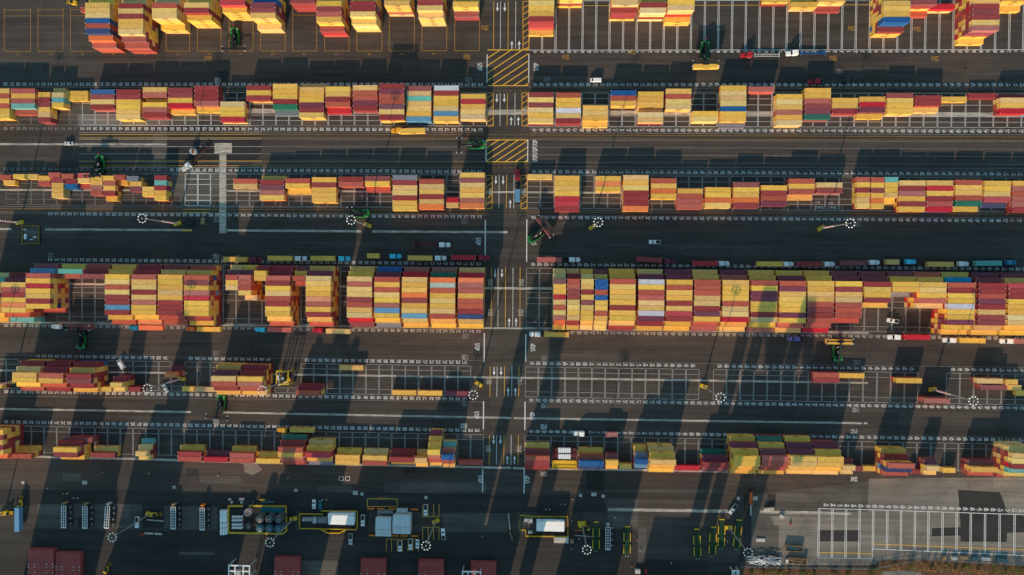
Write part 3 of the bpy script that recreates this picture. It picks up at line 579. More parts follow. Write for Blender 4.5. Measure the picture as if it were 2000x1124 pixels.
for r in """1 0 0 664 856 22 Y4Y4Y5Y5Y5B5r5N5O4r3|1 0 0 925 1115 28 Y4Y4R5Y5R5Y5Y5Y5R4r3|1 0 0 1187 1378 25 Y4Y4r5y5Y5Y2|1 0 0 1438 1628 22 Y4Y4Y5R5Y4|1 0 0 1718 1910 2 Y4Y4C5Y4
1 1 0 -40 148 20 Y3B4P5R5Y5y2|1 1 0 265 455 -13 Y3Y3R4|1 1 0 475 663 10 Y4Y4Y5R5s5Y5R3|1 1 0 735 930 10 Y4Y4R5R5y5y4|1 1 0 1003 1197 5 Y4Y4Y5|1 1 0 1263 1458 3 Y4Y4R5y5Y4|1 1 0 1540 1735 15 Y3Y3Y4R2
1 2 0 133 328 5 Y4Y4y5Y5Y5R5Y1|1 2 0 355 550 -46 Y3Y3Y4|1 2 0 783 988 0 Y3Y5R4|1 2 0 1005 1205 20 Y3R4y4|1 2 0 1213 1438 -2 Y4Y5y5Y2|1 3 0 -40 160 -22 Y1Y2|1 3 0 185 385 18 Y1Y2|1 3 0 405 605 -25 R2Y3R1
1 3 0 912 1112 8 Y4Y4Y5Y5Y5B5R3|1 3 0 1125 1312 -5 Y3R4r1|1 3 0 1262 1460 32 C2|1 3 0 1600 1815 -12 Y4Y4Y5R5R5R5y5s5Y1|1 3 0 1835 2030 -28 Y2Y3Y1|1 0 0 627 720 55 r1
2 0 0 -115 75 693 Y2r2Y2r2Y2Y2|2 0 0 82 273 693 s2Y2r2T2r1|2 0 0 298 388 722 Y2R2R2Y2Y2R2|2 0 0 404 495 725 y2T2Y2|2 0 0 433 495 690 Y1|2 0 0 500 690 712 Y1Y1|2 0 0 708 892 700 B2R2y2R2
2 0 0 910 1093 700 R2R2Y2Y2Y2Y2|2 0 0 1115 1300 683 Y2s2Y1Y2r2R2|2 0 0 1315 1500 688 R2R2Y2C2Y1|2 0 0 1520 1700 672 R2R2R2s2Y1|2 0 0 1722 1908 795 y2Y2Y2C2|2 1 0 -75 112 668 R2Y2R2
2 1 0 133 320 657 Y2Y2Y2R2g2S1|2 1 0 340 528 683 Y1Y2Y2Y2P2R2Y2|2 1 0 543 733 678 Y2Y2R2r2C1|2 1 0 757 946 668 y2r2r2P2R2|2 1 0 965 1155 655 R3P3r3r3P3y3R3|2 1 0 1177 1367 672 R2Y2T2Y2y2Y2b2
2 1 0 1390 1582 670 W2R2Y2Y2Y2b2Y2|2 1 0 1600 1792 735 Y2C2Y2y2y2|2 2 0 133 322 722 R2y2R2y2Y2y2|2 2 0 345 540 725 r2Y2Y2W2y2R2|2 2 0 555 752 825 Y2y2Y2Y1|2 2 0 775 968 708 B2r2Y2|2 2 0 988 1186 718 Y2Y2Y2Y1y2y2
2 2 0 1205 1403 695 Y2r2y2Y2|2 2 0 1413 1612 870 Y2y2|2 2 0 1635 1832 670 Y2Y2Y2y2B2Y2Y2S1|2 2 0 1855 2048 678 r2|2 3 0 75 268 738 Y2y2Y2r2Y2y2|2 3 0 295 490 690 Y2Y2r2R2P2g2|2 3 0 505 705 767 Y2Y2R2
2 3 0 720 915 757 Y2C2P2Y1|2 3 0 935 1138 728 R2Y2Y2Y2|2 3 0 1158 1355 747 R2R2Y1|2 3 0 1355 1553 757 Y1|2 3 0 1575 1775 730 R1|2 3 0 1820 2020 765 R1y2Y2C2
3 0 240 -5 85 408 r1|3 0 240 22 118 450 Y1|3 0 240 97 193 403 Y1|3 0 240 198 295 402 Y1|3 0 240 300 393 415 Y1r1|3 0 240 380 467 390 r2|3 0 240 405 493 432 R2Y2Y2Y2|3 0 240 480 570 400 r2|3 0 240 505 597 440 R2B2|3 0 240 607 697 395 r2Y2|3 0 240 633 705 475 R1
3 0 240 707 797 412 Y2Y2r2r2|3 0 240 807 897 415 Y2r2Y2R2|3 0 240 830 915 573 Y1|3 0 240 885 970 408 r2|3 0 240 907 998 452 Y1|3 0 240 988 1078 417 S2|3 0 240 1010 1105 460 Y2P2|3 0 240 1115 1200 500 Y2Y2|3 0 240 1205 1300 412 R2T2R2Y2Y2|3 0 240 1820 2010 438 r1Y1
3 1 240 30 218 448 Y1R2P2r2Y2|3 1 240 230 418 435 r2Y2Y1|3 1 240 437 627 427 Y2R2Y2Y2Y2|3 1 240 645 835 422 R2r2|3 1 240 852 1043 417 R2Y2r1|3 1 240 1068 1258 410 S2R2Y2y2R2Y2Y2|3 1 240 1277 1467 440 r2Y2Y2R2Y2O2|3 1 240 1490 1578 585 C1y1|3 1 240 1593 1787 390 Y2R2Y2Y2Y2r2O2
3 2 240 122 315 403 Y1|3 2 240 335 528 415 Y2Y2Y2Y2C2C2R2|3 2 240 655 852 418 Y2O2Y2|3 2 240 872 1070 410 Y2Y2y2R2R2R2O2|3 2 240 1090 1285 435 r2Y2O2Y2|3 2 240 1293 1493 515 Y2r2s2r2|3 2 240 1508 1715 505 Y2Y2O2Y2|3 2 240 1733 1933 465 R2Y2Y2O2R2
3 3 240 -48 150 490 Y2R2r2P2|3 3 240 165 367 437 r2Y2r2Y1|3 3 240 383 583 468 y2R2|3 3 240 695 800 425 r2Y2R2Y2Y2y2|3 3 240 812 908 428 r2Y2R2Y2O2Y2|3 3 240 918 1018 425 T2Y2Y2Y2Y1|3 3 240 1030 1232 452 Y2R2s2Y2R2Y2|3 3 240 1245 1450 452 Y2C2Y2R2s2C2
3 3 240 1470 1675 447 r2Y2Y2r2g2Y1|3 3 240 1690 1903 455 Y2Y2y2C2N1|3 3 240 1918 2120 455 Y2s2r2r2r2R2
4 0 480 8 200 287 R3P4Y5r5R5Y5O5Y5r4T3|4 0 480 203 388 217 R3b4s5Y5C5Y5Y5R5Y5r1|4 0 480 457 638 182 Y3T4r3|4 0 480 625 803 222 r3R4R5|4 0 480 822 1005 225 Y3Y4Y5y5r5y5R5R5b5R5Y4r3|4 0 480 1030 1215 225 R3C4r5Y5y5R5Y5r5Y5Y5Y4O3
4 0 480 1235 1422 228 R3Y4Y5Y5Y5Y5Y5R5R5R5r4r3|4 0 480 1440 1628 232 r3Y4r5R5Y5s5C5Y5Y5Y5R4Y3|4 0 480 1762 1857 230 Y3P4r5Y5y5|4 0 480 1865 1957 230 Y3P4s5s5r5Y5|4 0 480 1915 2005 388 Y4|4 1 480 -12 80 197 R4Y5Y5|4 1 480 75 262 235 C3R4r5R5Y5Y5r5R5Y5Y5Y4r3
4 1 480 290 380 237 P3Y4r5r4|4 1 480 388 583 238 Y3P4y5Y5Y5Y5O5r5Y5R5Y4r3|4 1 480 708 908 242 Y3Y4Y5r5y5y5R5r5Y5y5C4R3|4 1 480 925 1120 245 B3P4r5Y5r5Y5Y5r5b5Y5Y4S3|4 1 480 1140 1335 247 r3C4y5Y5Y5O5R5Y5Y5b5Y4Y3|4 1 480 1362 1556 250 r3g4O5t5r5Y5y5Y5y5r5Y4Y3|4 1 480 1580 1775 252 y3C4O5r5s5Y5r5r5R5N5Y4Y3
4 2 480 328 420 260 Y3y4P5Y5Y5C5y5r5y5r5O4Y3|4 2 480 437 528 260 Y3R4r5s5R5R5y5y5Y5y5R4Y3|4 2 480 545 635 262 Y3y4y5Y5R5Y5R5y5Y5Y5Y4Y3|4 2 480 653 747 265 P3Y4B5B5r5B5Y5Y5r5Y5y4y3|4 2 480 768 967 262 Y3Y4r5Y5Y5Y5Y5R5Y5Y5y4R3
4 2 480 993 1192 265 Y3P4W5Y5r5s5y5Y5W5P5R4Y3|4 2 480 1212 1412 267 P3P4Y5r5Y5Y5R5Y5C5R5Y4Y3|4 2 480 1430 1628 268 Y3Y4r5r5r5Y5Y5R5P5Y5r4r3|4 2 480 1650 1853 270 P3r4Y5Y5Y5Y5r5Y5y5C5Y4Y3|4 2 480 1875 2075 273 Y3Y4r5Y5P5P5Y5Y5R5y5Y4r3
4 3 480 97 298 277 Y3P4r5P5Y5Y5Y5Y5P5Y5s4Y3|4 3 480 315 518 277 Y3Y4Y5Y5Y5Y5r5R5R5r5r4C3|4 3 480 535 738 280 R3P4Y5R5Y5Y5r5r5r5r4|4 3 480 758 960 283 R3R4R5Y5Y5R5Y4|4 3 480 980 1185 283 P3Y4Y5Y5S2|4 3 480 1195 1393 287 r3Y4Y5y5Y5s5Y4|4 3 480 1415 1615 290 Y3c4r5R5Y5Y5W5Y5Y5P5Y4Y3
4 3 480 1652 1862 293 P3R4R5R5r5P5R5Y5R5R5Y4Y3|4 3 480 1885 2090 295 P3Y4C5R5R5Y5Y5Y5y5Y5Y4Y3|4 0 480 -190 5 290 Y3T4Y5Y5R5Y5Y5Y5Y4Y3
5 0 680 93 285 193 R3Y4Y5Y5Y4r3|5 0 680 303 490 198 R3R4s5Y5r4R3|5 0 680 517 705 203 R3Y4R5R5R4Y3|5 0 680 780 870 305 Y2|5 0 680 860 948 272 R3Y4y3|5 0 680 1003 1092 305 R2|5 0 680 1288 1378 192 P1O3|5 0 680 1425 1512 303 Y1|5 0 680 1527 1712 306 Y1
5 0 680 1650 1840 222 Y3P4Y5r5R4Y3|5 0 680 1860 2045 225 R3R4Y5r5r4Y3|5 1 680 310 497 335 R2r3|5 1 680 648 840 137 Y1|5 1 680 1063 1250 332 Y1|5 1 680 1267 1455 335 Y1|5 1 680 1480 1667 338 P1|5 3 680 362 558 193 r2R2|5 3 680 560 750 198 Y1|5 3 680 1005 1205 237 Y2|5 3 680 1225 1420 395 r2
5 3 680 1640 1830 240 Y2|5 3 680 1855 1955 248 Y1|5 3 680 1665 1868 290 R2|5 3 680 1880 1985 292 Y1|5 3 680 1940 2040 335 Y1|5 0 680 -80 28 278 Y2
6 0 680 -165 25 640 Y5R5Y5R5Y5O4|6 0 680 120 305 770 Y1|6 0 680 53 245 828 r3|6 0 680 532 725 700 R2|6 0 680 412 605 778 R3Y4R4Y2|6 0 680 708 895 820 Y1R2|6 0 680 1060 1150 810 T1Y2Y3y2|6 0 680 1387 1572 812 Y1R2r2|6 0 680 1592 1777 855 P1C2|6 0 680 1795 1980 822 Y1s2r2
6 1 680 0 187 866 Y1Y2|6 1 680 173 362 778 g2R3r4Y4r3r2|6 1 680 383 575 820 Y2Y3C4Y3S2|6 1 680 620 810 838 Y1Y2Y2|6 1 680 832 1022 842 Y1Y2r2|6 1 680 1040 1230 855 R2R3Y1|6 1 680 1243 1333 862 Y1Y3Y2|6 1 680 1340 1433 798 P2Y3Y4Y5r4r3Y2|6 1 680 1450 1545 838 T2r3B4r3Y2|6 1 680 1583 1770 878 r1
6 2 680 100 293 845 Y1R2r3R3R2|6 2 680 523 718 885 Y1r2B3N2|6 2 680 733 833 880 R2Y3Y2|6 2 680 837 935 905 Y1|6 2 680 968 1065 872 Y2S3B4b3|6 2 680 1082 1283 875 Y3Y4Y5Y4Y3|6 2 680 1278 1462 920 C1|6 2 680 1500 1692 897 g1P2R3R2|6 2 680 1742 1938 845 Y2P3Y4Y5Y5Y4Y3
6 3 680 -45 160 848 g2Y3P4s5r5r4Y3|6 3 680 180 382 848 Y2P3P4Y5Y5Y4Y3|6 3 680 390 592 852 P3Y4Y5Y5Y4Y3|6 3 680 590 682 920 R1Y2Y1|6 3 680 650 735 925 R1|6 3 680 743 842 925 Y1|6 3 680 945 1150 903 Y2R3s5N4r3|6 3 680 1115 1208 950 R1|6 3 680 1240 1343 925 P2Y3Y2|6 3 680 1345 1490 938 Y1|6 3 680 1590 1795 932 R2Y3r2|6 3 680 1790 1885 970 R1|6 3 680 1915 2110 825 y4Y5y5R5T4Y3""".replace('\n', '|').split('|'):
    a = r.split(); S(int(a[0]), int(a[1]), int(a[2]), float(a[3]), float(a[4]), float(a[5]), a[6])
ORD = ['zeroth', 'first', 'second', 'third', 'fourth', 'fifth', 'sixth', 'seventh', 'eighth', 'ninth', 'tenth', 'eleventh', 'twelfth', 'thirteenth', 'fourteenth', 'fifteenth', 'sixteenth',
       'seventeenth', 'eighteenth', 'nineteenth', 'twentieth', 'twenty-first', 'twenty-second', 'twenty-third', 'twenty-fourth', 'twenty-fifth', 'twenty-sixth']
RN = {1: 'topmost row', 2: 'second row from the top', 3: 'third row from the top', 4: 'tall fourth row', 5: 'fifth row', 6: 'sixth, lowest row'}
RNL = {1: 'top row', 2: 'second row', 3: 'third row', 4: 'tall fourth row', 5: 'fifth row', 6: 'lowest row'}
cands = []; under = []
for row, sts in ROWS.items():
    for side in (-1, 1):
        ss = sorted([s for s in sts if (s[0] > 1000) == (side > 0)], key=lambda s: side * s[0])
        for k, (x0, x1, y0, codes) in enumerate(ss, 1):
            L = 40 if (x1 - x0) > 38 else 20
            LEN = 12.19 if L == 40 else 6.06
            lanes = [(codes[i], int(codes[i + 1])) for i in range(0, len(codes), 2)]
            mx = max(l[1] for l in lanes); a0 = [l[1] for l in lanes].index(mx)
            z = mx * TH
            p = G((x0 + x1) / 2, y0, z); X = p.x; Y0 = p.y + a0 * LP
            for i, (c, tr) in enumerate(lanes):
                y = Y0 - i * LP - CW / 2
                x = X + random.uniform(-.08, .08); rz = random.gauss(0, .0016)
                d = (330 - tr * TH); area = (LEN * CW + (LEN + CW) * .012 * tr * TH) / (d * d)
                nx = (x - CAM.x) / 330; ny = y / 330
                exp_n = tr - (lanes[i - 1][1] if i else 0); exp_s = tr - (lanes[i + 1][1] if i + 1 < len(lanes) else 0)
                vis = LEN * CW + abs(nx) * CW * TH + (max(0, ny) * min(1, max(0, exp_s)) + max(0, -ny) * min(1, max(0, exp_n))) * LEN * TH
                vis /= (d / 330) ** 2
                yx = G(0, 0)
                inside = -262 < x < 246 and -150 < y < 141
                cands.append((vis if inside else 0, c, L, (x, y, (tr - 1) * TH), rz, row, side, k, i + 1, tr))
                for t_ in range(tr - 1):
                    lo = (random.choice('YYYYYYYYYRRRRRRrrCP' if random.random() < .985 else 'BbN')) if random.random() > (.82 if row == 1 and side < 0 else .3) else c
                    under.append((lo, LEN, (x + random.uniform(-.05, .05), y, t_ * TH), exp_n > (tr - 1 - t_) - 1 or exp_s > (tr - 1 - t_) - 1))
cands.sort(key=lambda c: -c[0])
NIND = 276
for vis, c, L, loc, rz, row, side, k, ln, tr in cands[:NIND]:
    lb = '%s container, %s down in %s stack %s of road, %s' % (PAL[c][1], ORD[ln], ORD[k], 'right' if side > 0 else 'left', RNL[row])
    container(c, L, loc, rz, lb, 'containers stacked in the rows')
# every other stacked container, beyond the three hundred that show largest
mb = MB()
def mini(c, LEN, loc, rz, full):
    x, y, z = loc; l2, w2, h = LEN / 2, CW / 2, TH - .02; col = jit(PAL[c][0])
    xf = Matrix.Translation(loc) @ Matrix.Rotation(rz, 4, 'Z')
    mb.box(-l2 + .06, l2 - .06, -w2 + .04, w2 - .04, .04, h - .04, 0, c=col, bottom=False, xf=xf)
    for s in (-1, 1):
        y0, y1 = sorted((s * (w2 - .11), s * w2)); mb.box(-l2, l2, y0, y1, h - .13, h, 0, c=col, xf=xf); mb.box(-l2, l2, y0, y1, 0, .13, 0, c=col, xf=xf)
        for e in (-1, 1):
            xa, xb = sorted((e * (l2 - .12), e * (l2 + .001))); ya, yb = sorted((s * (w2 - .12), s * (w2 + .001)))
            mb.box(xa, xb, ya, yb, .14, h - .14, 0, c=col, bottom=False, xf=xf)
            if full:
                xa, xb = sorted((e * (l2 - .2), e * (l2 + .003))); ya, yb = sorted((s * (w2 - .18), s * (w2 + .003)))
                mb.box(xa, xb, ya, yb, h - .14, h + .01, 1, c=col, bottom=False, xf=xf)
    if full:
        for k in range(int(LEN / 1.2)):
            xx = -l2 + .6 + 1.2 * k; mb.box(xx - .35, xx + .35, -w2 + .16, w2 - .16, h - .045, h - .015, 0, .06, .03, c=col, bottom=False, xf=xf)
    if c == 'Y' and LEN > 8:
        for s in (-1, 1):
            f = Flat(); text(f, 'MSC', (0, 0), .95, 1.35, .22, .34, 0, 0)
            for fc in f.f:
                vs = [xf @ Vector((f.v[i][0] * -s, s * (w2 - .03), 1.75 + f.v[i][1])) for i in fc]
                mb.add(vs, [tuple(range(len(vs)))], 2, col)
for vis, c, L, loc, rz, row, side, k, ln, tr in cands[NIND:]: mini(c, 12.19 if L == 40 else 6.06, loc, rz, True)
for c, LEN, loc, ex in under: mini(c, LEN, loc, random.gauss(0, .0015), False)
o = mb.build('stacked_containers', [M['cattr'], M['casting'], M['letter']]); o.location = (0, 0, 0)
tag(o, 'mass of mixed red and yellow containers making up the rest of the stacks', 'shipping containers', None, 'stuff')
print('containers', len(cands), len(under))
# flat racks beside the maroon stack in the lowest row
def flatrack(px0, px1, py, z, m_, label, load=None, lz=0):
    a = G(px0, py, z + 1); b = G(px1, py, z + 1); L = b.x - a.x
    t = empty('flat_rack', ((a.x + b.x) / 2, a.y, z)); tag(t, label, 'flat rack', 'flat racks in the lowest row')
    q = MB(); q.box(-L / 2, L / 2, -1.2, 1.2, 0, .3, 0)
    for y in (-1.12, 1.12): q.box(-L / 2 + .3, L / 2 - .3, y - .08, y + .08, .3, .5, 0)
    for k in range(9): x = -L / 2 + .9 + (L - 1.8) * k / 8; q.box(x - .08, x + .08, -1.0, 1.0, .3, .42, 0)
    part(q, 'base', m_, t)
    for e in (-1, 1):
        q = MB(); x = e * (L / 2 - .12)
        for y in (-1.08, 1.08): q.box(x - .12, x + .12, y - .12, y + .12, .3, 2.5, 0)
        q.box(x - .1, x + .1, -.96, .96, 2.28, 2.5, 0); q.bar((x, -.96, .5), (x, .96, 2.2), .1); q.bar((x, .96, .5), (x, -.96, 2.2), .1)
        part(q, 'end_frame', m_, t)
    return t
M['maroon_rack'] = mat('maroon_rack_paint', (.14, .03, .035), .6)
for i, py in enumerate((880.5, 892.5)):
    z = .0 + (2 - i) * .0
    t = flatrack(1079, 1126, py, 2.6, M['maroon_rack'], ['maroon flat rack carrying a white crate, upper of the pair', 'maroon flat rack carrying a white crate, lower of the pair'][i])
    c = G(1102.5, py, 4.8); cr = empty('crate', (c.x, c.y, 2.6 + .43)); tag(cr, ['white crate on the upper maroon flat rack in the lowest row', 'white crate on the lower maroon flat rack in the lowest row'][i], 'crate', 'white crates on the flat racks')
    q = MB(); q.box(-3.1, 3.1, -1.12, 1.12, 0, 1.75, 0, .03, .03); part(q, 'case', M['white'], cr)
    q = MB()
    for k in range(7): x = -2.9 + k * 5.8 / 6; q.box(x - .06, x + .06, -1.16, 1.16, .02, 1.8, 0)
    part(q, 'batten', M['palegrey'], cr)
    t2 = flatrack(1079, 1126, py, 0.0, M['maroon_rack'], ['empty maroon flat rack under the upper white crate rack', 'empty maroon flat rack under the lower white crate rack'][i]); t2.location.x = t.location.x; t2.location.y = t.location.y
for i, (py, z) in enumerate(((905, 2.6), (911.5, 0))):
    flatrack(1078.5, 1126, py, z, M['yellow'], ['yellow open frame rack beside the pale strip, upper level', 'yellow open frame rack beside the pale strip, ground level'][i])
# ------------------------------------------------------------------ vehicles
BODY = [M['body'], M['glass'], M['dark'], M['rim'], M['tyre'], M['chrome']]
def wheel_mesh(name, r, wd):
    m = MB(); m.lathe(0, 0, [(r * .55, -wd / 2), (r * .92, -wd / 2), (r, -wd * .35), (r, wd * .35), (r * .92, wd / 2), (r * .55, wd / 2)], 16, 0, axis='y')
    m.lathe(0, 0, [(r * .1, -wd * .46), (r * .56, -wd * .4), (r * .56, wd * .4), (r * .1, wd * .46)], 12, 1, axis='y')
    return m.mesh(name, [M['tyre'], M['rim']])
WM = {}
def wheel(parent, x, y, r=.5, wd=.3, z=None):
    k = (r, wd)
    if k not in WM: WM[k] = wheel_mesh('wheel', r, wd)
    o = bpy.data.objects.new('wheel', WM[k]); COL.objects.link(o); o.location = (x, y, r if z is None else z); kid(parent, o)
def make_tractor():
    t = empty('truck_tractor')
    m = MB(); m.box(-3.3, 3.0, -.45, -.3, .75, 1.0); m.box(-3.3, 3.0, .3, .45, .75, 1.0)
    for x in (-3.2, -1.6, 0, 1.5): m.box(x - .1, x + .1, -.3, .3, .78, .97)
    part(m, 'chassis_frame', [M['dark']], t)
    m = MB(); m.box(1.55, 3.75, -.95, .95, .85, 1.75, 0, .0, .12); m.box(3.4, 3.78, -.85, .85, .7, 1.2, 5)
    m.box(1.9, 3.2, -1.22, -.9, .9, 1.35, 0, .15, .02); m.box(1.9, 3.2, .9, 1.22, .9, 1.35, 0, .15, .02)
    part(m, 'hood', BODY, t)
    m = MB(); m.box(-.15, 1.5, -1.2, 1.2, .9, 2.0, 0); m.hexa([(-.15, -1.2, 2.0), (1.5, -1.2, 2.0), (1.5, 1.2, 2.0), (-.15, 1.2, 2.0), (-.15, -1.1, 2.75), (1.05, -1.1, 2.75), (1.05, 1.1, 2.75), (-.15, 1.1, 2.75)], 0)
    part(m, 'cab', BODY, t)
    m = MB(); m.hexa([(1.5, -1.08, 1.95), (1.56, -1.08, 1.95), (1.56, 1.08, 1.95), (1.5, 1.08, 1.95), (1.02, -1.0, 2.74), (1.1, -1.0, 2.74), (1.1, 1.0, 2.74), (1.02, 1.0, 2.74)], 0)
    part(m, 'windshield', [M['glass']], t)
    m = MB(); m.box(-1.75, -.17, -1.22, 1.22, 1.0, 2.9, 0, .04, .06); m.hexa([(-1.7, -1.1, 2.9), (.6, -1.1, 2.76), (.6, 1.1, 2.76), (-1.7, 1.1, 2.9), (-1.65, -1.0, 3.35), (-.4, -1.0, 3.2), (-.4, 1.0, 3.2), (-1.65, 1.0, 3.35)], 0)
    part(m, 'sleeper', BODY, t)
    for s in (-1, 1):
        m = MB(); m.lathe(-.6, s * .98, [(.05, -.75), (.3, -.7), (.3, .7), (.05, .75)], 12, 0, axis='x', cz=.65); part(m, 'fuel_tank', [M['chrome']], t)
        m = MB(); m.lathe(-1.85, s * .95, [(.07, .9), (.07, 3.4)], 8, 0); part(m, 'exhaust', [M['chrome']], t)
        m = MB(); m.bar((1.3, s * 1.2, 2.0), (1.35, s * 1.55, 2.0), .05); m.box(1.25, 1.4, s * 1.55 - .06, s * 1.55 + .06, 1.7, 2.25); part(m, 'mirror', [M['dark']], t)
        wheel(t, 2.55, s * 1.02, .52, .32); wheel(t, -2.0, s * .92, .52, .56); wheel(t, -3.25, s * .92, .52, .56)
        for x in (-1.98, -3.22):
            m = MB(); m.box(x - .38, x + .38, s * .92 - .28, s * .92 + .28, 1.08, 1.14, 0, .1, 0); part(m, 'mudguard', [M['dark']], t)
    m = MB(); m.box(-3.1, -2.1, -.5, .5, 1.0, 1.15, 0, .1, .1); part(m, 'fifth_wheel', [M['dark']], t)
    return t
def make_trailer():
    t = empty('chassis_trailer')
    m = MB()
    for s in (-1, 1): m.box(-6.1, 6.1, s * .5 - .09, s * .5 + .09, .95, 1.25, 0)
    for k in range(9): x = -5.4 + k * 1.35; m.box(x - .07, x + .07, -.41, .41, 1.0, 1.2, 0)
    part(m, 'frame', [M['body']], t)
    for x in (-6.0, 6.0):
        m = MB(); m.box(x - .12, x + .12, -1.2, 1.2, 1.22, 1.42, 0); m.box(x - .14, x + .14, -1.24, -1.1, 1.2, 1.5, 1); m.box(x - .14, x + .14, 1.1, 1.24, 1.2, 1.5, 1); part(m, 'bolster', [M['body'], M['rim']], t)
    for s in (-1, 1):
        for x in (-4.7, -3.4): wheel(t, x, s * .92, .5, .56)
        m = MB(); m.box(3.4, 3.6, s * .55 - .08, s * .55 + .08, .15, 1.0, 0); part(m, 'landing_leg', [M['dark']], t)
    return t
TR0, TL0 = make_tractor(), make_trailer(); used = {}
def put(proto, x, y, hdg, color, label, cat, group, z=0.0):
    if used.get(proto.name): o = copy_tree(proto, color)
    else: o = proto; used[proto.name] = True; recolor(o, color)
    place(o, (x, y, z), R(hdg)); tag(o, label, cat, group); return o
VC = {'white': (.93, .93, .93), 'maroon': (.22, .012, .05), 'crimson': (.45, .015, .04), 'skyblue': (.08, .66, .88), 'blue': (.015, .20, .38), 'orange': (.80, .17, .02),
      'yellow': (.75, .38, .03), 'purple': (.16, .14, .38), 'black': (.03, .03, .03), 'silver': (.60, .62, .64), 'deepblue': (.01, .14, .42), 'grey': (.10, .10, .10), 'teal': (.01, .16, .20), 'red': (.42, .02, .03), 'brown': (.12, .06, .05)}
def truck(cx, cy, hdg, col, lab, tr=None, tcol='grey', conts=()):
    """tractor cab centre, heading, colour; trailer centre; boxes on it"""
    p = G(cx, cy, 2.4); a = R(hdg)
    put(TR0, p.x - math.cos(a) * .4, p.y - math.sin(a) * .4, hdg, VC[col], lab[0], 'truck', 'tractor units in the lanes')
    if tr:
        c = G(tr[0], tr[1], 1.3); h2 = tr[2] if len(tr) > 2 else hdg
        put(TL0, c.x, c.y, h2, VC[tcol], lab[1], 'container trailer', 'container trailers in the lanes')
        for j, (px, py, L, code) in enumerate(conts):
            d = G(px, py, 1.43 + TH); container(code, L, (d.x, d.y, 1.43), R(h2) + random.gauss(0, .002), lab[2 + j], 'containers on trailers')
top = 'standing in the queue above the tall fourth row'
def lb(c, k, cont): return ('%s tractor, %s in the queue above the tall row' % (c, k), 'trailer of the %s truck in the queue above the tall row' % k, '%s container on the %s truck queuing above the tall row' % (cont, k))
truck(1461, 106.5, 180, 'red', ('red tractor with an empty grey trailer, beside the top white bay line', 'empty grey trailer behind the red tractor at the top right'), (1498, 108), 'silver')
truck(1550, 103, 183, 'white', ('white tractor with an empty blue trailer, top right lane', 'empty bright blue trailer behind a white tractor, top right lane'), (1588, 103.5, 180), 'deepblue')
truck(1593, 159, 181, 'crimson', ('crimson tractor in shade above the second row', 'empty dark trailer in shade behind the crimson tractor'), (1632, 158.5), 'grey')
truck(776, 254.5, 182, 'yellow', ('yellow tractor hauling a yellow box below the second row', 'trailer under the yellow box below the second row', 'yellow container on the trailer of a yellow tractor, below second row'), (806, 255, 182), 'grey', [(805.5, 255.5, 40, 'Y')])
truck(364, 325, 212, 'silver', ('grey tractor turned diagonally beside the round white tank', 'empty skeletal trailer parked diagonally beside the round white tank'), (389, 304, 225), 'brown')
truck(1011, 344, 90, 'red', ('red tractor driving up the central road', 'trailer behind the red tractor on the central road', 'short pale blue container on the central road'), (1011, 378), 'grey', [(1010.5, 382, 20, 'b')])
truck(866, 478.5, 0, 'white', ('white tractor with an empty red trailer in the dark wide lane', 'empty red trailer in the dark wide lane left of the road'), (830, 478.5), 'maroon')
TQ = [(497, 507.5, 'maroon', 'first', (459, 507), [(459, 507, 40, 'Y')], 'yellow'), (585, 505.5, 'white', 'second', (546, 504.8), [(546, 504.8, 40, 'Y')], 'yellow'),
      (670, 505.5, 'skyblue', 'third', (630, 505), [(618, 505, 20, 'Y'), (641, 505, 20, 'Y')], 'yellow'), (770, 501, 'skyblue', 'fourth', (736, 500.5), [(728.5, 500, 20, 'Y')], 'yellow'),
      (858, 504.5, 'white', 'fifth', (820, 504.3), [(820, 504.3, 40, 'Y')], 'yellow'), (943, 503.5, 'crimson', 'sixth', (905, 503.3), [(905, 503.3, 40, 'C')], 'crimson'),
      (1120, 507.7, 'white', 'seventh', (1073, 507.9), [(1073, 507.9, 40, 's')], 'dusty red'), (1306, 510.5, 'maroon', 'eighth', (1269, 507.5, -3.5), [(1269, 507.5, 40, 'R')], 'maroon'),
      (1412, 515.2, 'white', 'ninth', (1378, 514.8), [(1378, 514.8, 40, 'C')], 'crimson'), (1538, 516.5, 'white', 'tenth', (1504, 516), [(1504, 516, 40, 'Y')], 'yellow'),
      (1618, 516.5, 'white', 'eleventh', (1581, 516.2), [(1581, 516.2, 40, 'R')], 'maroon'), (1706, 513, 'white', 'twelfth', (1668, 514.2, 1), [(1668, 514.2, 40, 'R')], 'maroon'),
      (1777, 511.7, 'skyblue', 'thirteenth', (1751, 512), [(1744.5, 512.2, 20, 'Y')], 'yellow'), (1880, 515.8, 'white', 'fourteenth', (1838, 516.5), [(1838, 516.5, 40, 'Y')], 'yellow'),
      (1973, 513, 'blue', 'fifteenth', (1932, 514.5, 1), [(1932, 514.5, 40, 'T')], 'aqua')]
for cx, cy, col, k, tr, cs, cn in TQ:
    l = list(lb(col, k, cn))
    if len(cs) > 1: l[2] = 'rear short yellow container on the third queuing truck'; l.append('front short yellow container on the third queuing truck')
    truck(cx, cy, 0, col, l, tr, 'grey', cs)
